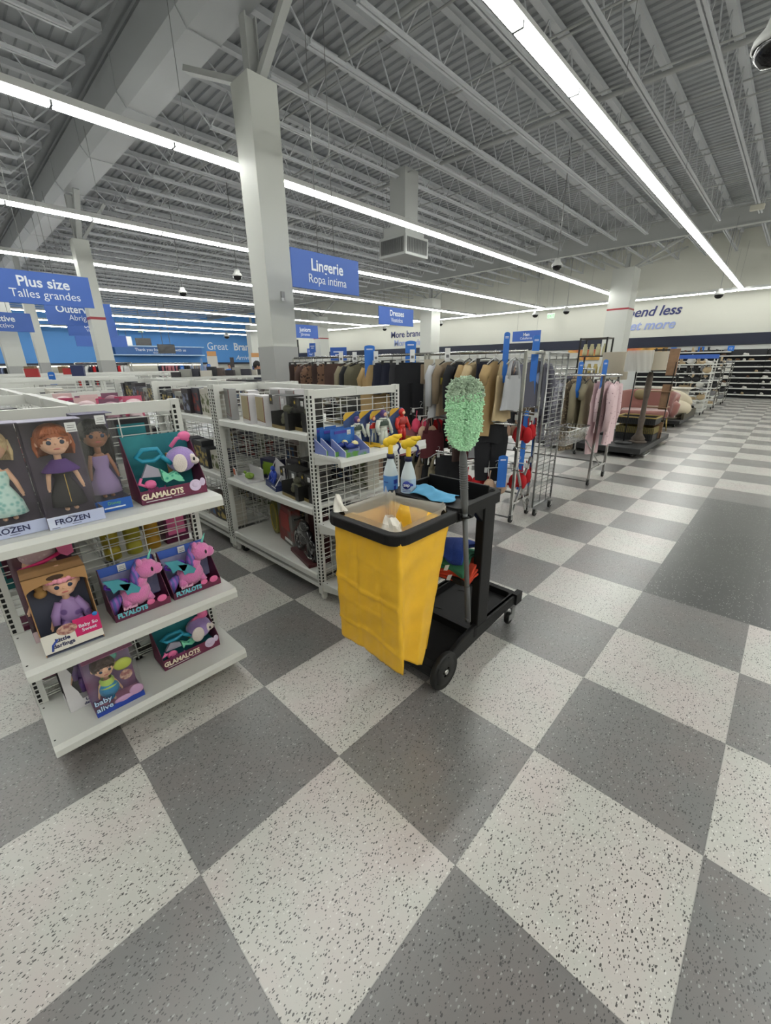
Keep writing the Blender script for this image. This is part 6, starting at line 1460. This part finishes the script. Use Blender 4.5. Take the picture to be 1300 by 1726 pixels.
# wall shelves
def wallbay(x0, x1, zs, nm, blackback=True):
    t = thing('wall_shelving', nm, 'shelving', ((x0+x1)/2, 24.3, 0)); w_ = (x1-x0)/2
    MB().bx(-w_, w_, .14, .17, .12, max(zs)+.25).build('backing', M('backing_dark', (40, 41, 46), .7), t)
    for z in zs: MB().bx(-w_, w_, -.2, .17, z-.045, z).build('shelf', WHITE, t)
    m = MB()
    for x in (-w_, w_): m.bx(x-.02, x+.02, .10, .15, .1, max(zs)+.2)
    m.build('upright', DK, t, split=True)
WZ = (.17, .43, .66, .89, 1.12, 1.36, 1.60, 1.82)
LV = ('bottom', 'second', 'third', 'fourth', 'fifth', 'sixth', 'seventh', 'eighth', 'top')
for i, (x0, x1) in enumerate(((-4.9, -3.3), (-3.28, -1.68), (-1.66, -.06), (-.04, 1.56))):
    nm = ('second from the left', 'third from the left', 'nearest the aisle end', 'rightmost in the photo')[i]
    wallbay(x0, x1, WZ, 'white wall shelving bay for shoes on the back wall, '+nm)
    if i == 0: continue
    r_ = random.Random(60+i)
    for q, z in enumerate(WZ):
        for k in range(6):
            if r_.random() < (.45 if i < 3 else .6):
                shoe('shoe', r_.choice((0, 0, 1, 1, 4, 2, 3)), x0+.15+k*.25+r_.uniform(-.03, .03), 24.2, z+.001, -60+r_.uniform(-20, 20), 'the %s shelf, back wall bay %s' % (LV[q], ('', 'two', 'three', 'four')[i]), k)
o = thing('wall_shelf', 'single high white shelf with boots and shoes under the navy wall band', 'shelf', (-2.9, 24.28, 2.0)); MB().bx(-1.7, 1.6, -.2, .2, -.05, 0).build('board', WHITE, o)
for k in range(10): shoe(('boot' if k in (0, 1, 5, 6, 7) else 'shoe'), (0, 0, 2, 3, 3, 2, 3, 0, 0, 4)[k], -4.2+k*.30, 24.2, 2.001, -60, 'the high single shelf under the navy wall band', k)
for k, x in enumerate((-3.55, -2.45, -1.35)):
    t = thing('size_plate', 'small square blue size plate on the back wall, %s of three' % ('left', 'middle', 'right')[k], 'sign', (x, 24.44, 2.12)); MB().bx(-.12, .12, -.01, .01, -.11, .11).build('plate', M('marker_blue', (38, 108, 196), .45), t, bevel=.005)
    text(('8½', '10', '12')[k], TXT, .12, (0, -.013, .0), t, ext=.001)
o = MB().bx(-2.4, 2.4, -.02, .02, -.27, .27).build('wall_poster', MP('poster_print', (176, 60, 62), (206, 160, 84), .55, lo=.42, hi=.52, third=(46, 42, 46)), None, loc=(-6.2, 24.45, 1.98)); tag(o, 'wide colourful poster in red, ochre and black on the back wall', 'poster')
# goods under the back wall band left of the far columns
for k in range(9):
    x = -9.5-k*3.2
    t = thing('wall_shelving', 'plain white wall shelving bay, %s left of the "Spend less" column' % NTH[k], 'shelving', (x, 24.25, 0), 0, 'plain wall bays on the back wall')
    MB().bx(-1.5, 1.5, .15, .2, .1, 2.1).build('backing', M('backing_pale', (176, 176, 170), .7), t)
    for z in (.4, .9, 1.4, 1.85): MB().bx(-1.5, 1.5, -.2, .2, z-.04, z).build('shelf', WHITE, t)
# ------------------------------------------------------------ the far left: alcoves, racks and shop goods
t = thing('lit_wall_alcove', 'wide lit alcove with hanging clothes under the blue left wall, left of the header sign', 'wall fixture', (-41.8, 6.4, 0))
MB().bx(-.05, .6, -3.6, 3.6, 1.80, 1.86).bx(-.05, 0, -3.6, 3.6, 0, 1.8).build('alcove_shell', M('alcove_grey', (150, 150, 146), .6), t)
MB().bx(.3, .36, -3.5, 3.5, 1.72, 1.79).build('alcove_light', M('alcove_glow', (255, 250, 226), .5, emit=5), t)
t = thing('lit_wall_alcove', 'bright lit doorway area under the store header sign', 'wall fixture', (-41.7, 14.6, 0))
MB().bx(-.05, .6, -3.2, 3.2, 1.88, 1.98).bx(-.05, 0, -3.2, 3.2, 0, 1.9).build('alcove_shell', M('alcove_grey', (150, 150, 146), .6), t)
MB().bx(.3, .38, -3.1, 3.1, 1.78, 1.86).build('alcove_light', M('alcove_glow', (255, 250, 226), .5, emit=5), t)
# far racks on the left, one garment kind each
for i, (x, y, n, cols, where) in enumerate(((-37, 3.2, 12, ['navy', 'black', 'blue-grey'], 'below the blue wall at the far left'), (-36, 7.0, 12, ['navy', 'charcoal', 'black'], 'below the blue wall by the banded column'), (-20, 7.2, 7, ['navy', 'black', 'rose'], 'in front of the store header sign'), (-30, 12.5, 9, ['taupe', 'blue-grey', 'grey'], 'under the store header sign'), (-17, 3.6, 8, ['white', 'navy', 'red'], 'left of the nearest column, far back'))):
    z = 1.78; t = thing('round_clothes_rack', 'clothes rack '+where, 'clothes rack', (x, y, 0)); L = n*.11
    m = MB(); m.cyl((0, -L, z), (0, L, z), .02, n=8)
    for s in (-L, L): m.bx(-.02, .02, s-.02, s+.02, 0, z)
    m.build('frame', CHROME, t); q = random.Random(70+i)
    for k in range(n*2):
        c = q.choice(cols); garment('top', c, x+.02, y-L+.1+k*(2*L-.2)/(n*2), z, -35+q.uniform(-10, 10), '%s top, %s from left on the rack %s' % (c, NTH[k], where), .44, .7, 0, group='tops on the rack '+where, hanger=False)
# leaning pictures and tall goods seen above the white racks
def board(x, y, z0, w_, h, rgb, label, rz=65, pat=None, topc=None, name='standing_board', cat='picture'):
    t = thing(name, label, cat, (x, y, z0), rz)
    MB().bx(-w_/2, w_/2, -.02, .02, 0, h).build('panel', M('board_%s' % label[:14].replace(' ', '_'), rgb, .6), t)
    if pat: MB().prism(pat, -.024, -.020, 'y').build('pattern', M('board_pattern_navy', (36, 52, 100), .6), t)
    if topc: MB().bx(-w_*.45, w_*.45, -.022, .022, h, h+.12).build('orange_header', M('header_orange', (190, 140, 90), .6), t)
board(-10.6, 4.62, 1.462, .26, .42, (196, 192, 184), 'white framed print with brown plume pattern standing on the far rack', topc=1)
board(-10.28, 5.02, 1.462, .10, .38, (58, 54, 56), 'dark narrow print beside the plume print')
board(-10.9, 6.10, 1.462, .24, .40, (206, 208, 210), 'white print with navy zigzag pattern standing left of the nearest column', pat=[(-.12, .0), (-.12, .14), (0, .32), (.12, .14), (.12, 0), (.06, 0), (0, .16), (-.06, 0)], topc=1)
board(-10.7, 6.32, 1.462, .05, .38, (46, 46, 50), 'thin dark print right of the zigzag print')
board(-10.8, 4.40, 1.462, .06, .36, (110, 140, 180), 'thin blue print left of the plume print')
blade(-10.28, 4.35, 1.46, .22, 'blue size marker among the prints left of the nearest column', .09)
blade(-10.28, 5.75, 1.46, .22, 'blue size marker under the zigzag print', .09)
blade(-7.6, 2.6, 1.42, .22, 'blue size marker above the white racks, near the red-banded column', .07)
blade(-6.4, .35, 1.40, .17, 'small blue marker above the rose blister packs', .09)
topper(-8.3, 5.05, 1.66, .34, .22, 'blue rounded topper sign against the left edge of the nearest column', 60)
for i in range(22):
    q = random.Random(300+i); x = -7.2+q.uniform(-.1, .1); y = 1.0+i*.20
    ci = i % 6; a, b = PAL[ci]; w_ = q.uniform(.12, .2); h = q.uniform(.12, .26)
    t = thing('shop_carton', '%s carton, %s from left on the white rack behind the nearest column' % (COLN[ci], NTH[i]), 'carton', (-7.0+q.uniform(-.1, .1), 2.25+i*.165, 1.442), 50+q.uniform(-10, 10), 'cartons on the rack behind the nearest column')
    MB().bx(-w_/2, w_/2, -.05, .05, 0, h*.7).build('carton', M('carton_%d' % ci, a, .5), t)
for i in range(20):
    q = random.Random(400+i); cl = (('white', (200, 198, 192)), ('navy', (34, 44, 84)), ('red', (168, 50, 52)), ('brown', (120, 96, 70)))[i % 4]
    o = MB().bx(-.1, .1, -.05, .05, 0, q.uniform(.1, .2)).build('shop_carton', M('far_'+cl[0], cl[1], .6), None, loc=((-10.6, -12.6, -8.9)[i % 3]+q.uniform(-.2, .2), -2.6+i*.22, (1.482, 1.502, 1.472)[i % 3])); o.rotation_euler = (0, 0, 1+q.uniform(-.3, .3)); tag(o, '%s carton standing on the far white racks' % cl[0], 'carton', '%s cartons on the far white racks' % cl[0])
# ------------------------------------------------------------ people in the background
def person(x, y, rz, label, shirt, trousers, hairm, s=1.0, arm=0):
    """one continuous lathed and tubed figure: torso, legs and arms overlap at the joints inside the clothes"""
    t = thing('person', label, 'person', (x, y, 0), rz); m = MB(); sk = M('skin_medium', (176, 128, 100), .6)
    m.sph((0, 0, 1.60*s), (.078*s, .095*s, .115*s), 18, 12).tube([(0, 0, 1.40*s), (0, -.005, 1.54*s)], .052*s, 12)
    m.sph((0, -.095*s, 1.59*s), (.014, .018, .022), 8, 6)
    for q in (-1, 1):
        m.sph((q*.078*s, .01, 1.60*s), (.012, .02, .03), 8, 6)
        a = arm if q < 0 else 0
        el = Vector((q*(.25+.10*a), -.05-.05*a, (1.13+.08*a)*s)); wr = Vector((q*(.26+.26*a), -.20-.05*a, (.95+.16*a)*s)); sh = Vector((q*.18, 0, 1.39*s))
        m.tube([sh, el, wr], [.05, .042, .028], 10); hd = wr+(wr-el).normalized()*.05
        m.sph(hd, (.035, .03, .045), 10, 8)
        for k in range(4): m.tube([hd+Vector((.018*(k-1.5), -.01, -.02)), hd+Vector((.020*(k-1.5), -.035, -.055)), hd+Vector((.018*(k-1.5), -.03, -.085))], [.009, .008, .006], 6)
        m.tube([hd+Vector((-q*.02, -.01, 0)), hd+Vector((-q*.045, -.035, -.03))], [.010, .007], 6)
    b = m.build('body', sk, t)
    c = MB().lathe([(.001, 1.455), (.07, 1.45), (.15, 1.42), (.185, 1.37), (.18, 1.25), (.16, 1.10), (.17, .92), (.172, .90)], (0, 0, 0), 24, Matrix.Diagonal((1.08, .68, s, 1)))
    for q in (-1, 1):
        a = arm if q < 0 else 0; c.tube([(q*.15, 0, 1.40*s), (q*(.21+.05*a), -.02, (1.27+.04*a)*s), (q*(.235+.08*a), -.04, (1.18+.06*a)*s)], [.068, .064, .06], 12)
    c.build('shirt', shirt, t); l = MB().sph((0, 0, .92*s), (.17, .12, .14), 16, 10)
    for q in (-1, 1): l.tube([(q*.09, 0, .92*s), (q*.10, -.01, .50*s), (q*.10, .02, .07)], [.095, .07, .055], 12)
    l.build('trousers', trousers, t)
    for q in (-1, 1): MB().sph((q*.10, -.05, .04), (.05, .13, .04), 12, 8).build('shoe', M('shoe_black', (26, 26, 28), .4), t)
    MB().sph((0, .015, 1.635*s), (.088*s, .10*s, .105*s), 18, 12).build('hair', hairm, t)
    return t
HB = M('hair_black', (20, 18, 18), .6)
person(-8.75, 4.90, 150, 'person in a navy t-shirt half hidden behind the nearest column', fab('navy', (28, 32, 50)), FB['black'], HB, 1.0, 1.0)
person(-23.5, 11.6, 60, 'person with black hair and blue shirt far back, left of the zigzag print', fab('person_blue', (60, 110, 190)), FB['black'], HB, 1.02)
person(-24.5, 11.0, 80, 'person in black far back, left of the one in the blue shirt', FB['black'], FB['black'], HB, 1.0)
o = MB().bx(-.012, .012, -.004, .004, 0, .004).build('paper_scrap', M('scrap_tan', (190, 160, 110), .8), None, loc=(-.06, 1.62, 0), ); tag(o, 'tiny tan paper scrap on the grey floor tile right of the trolley', 'litter')
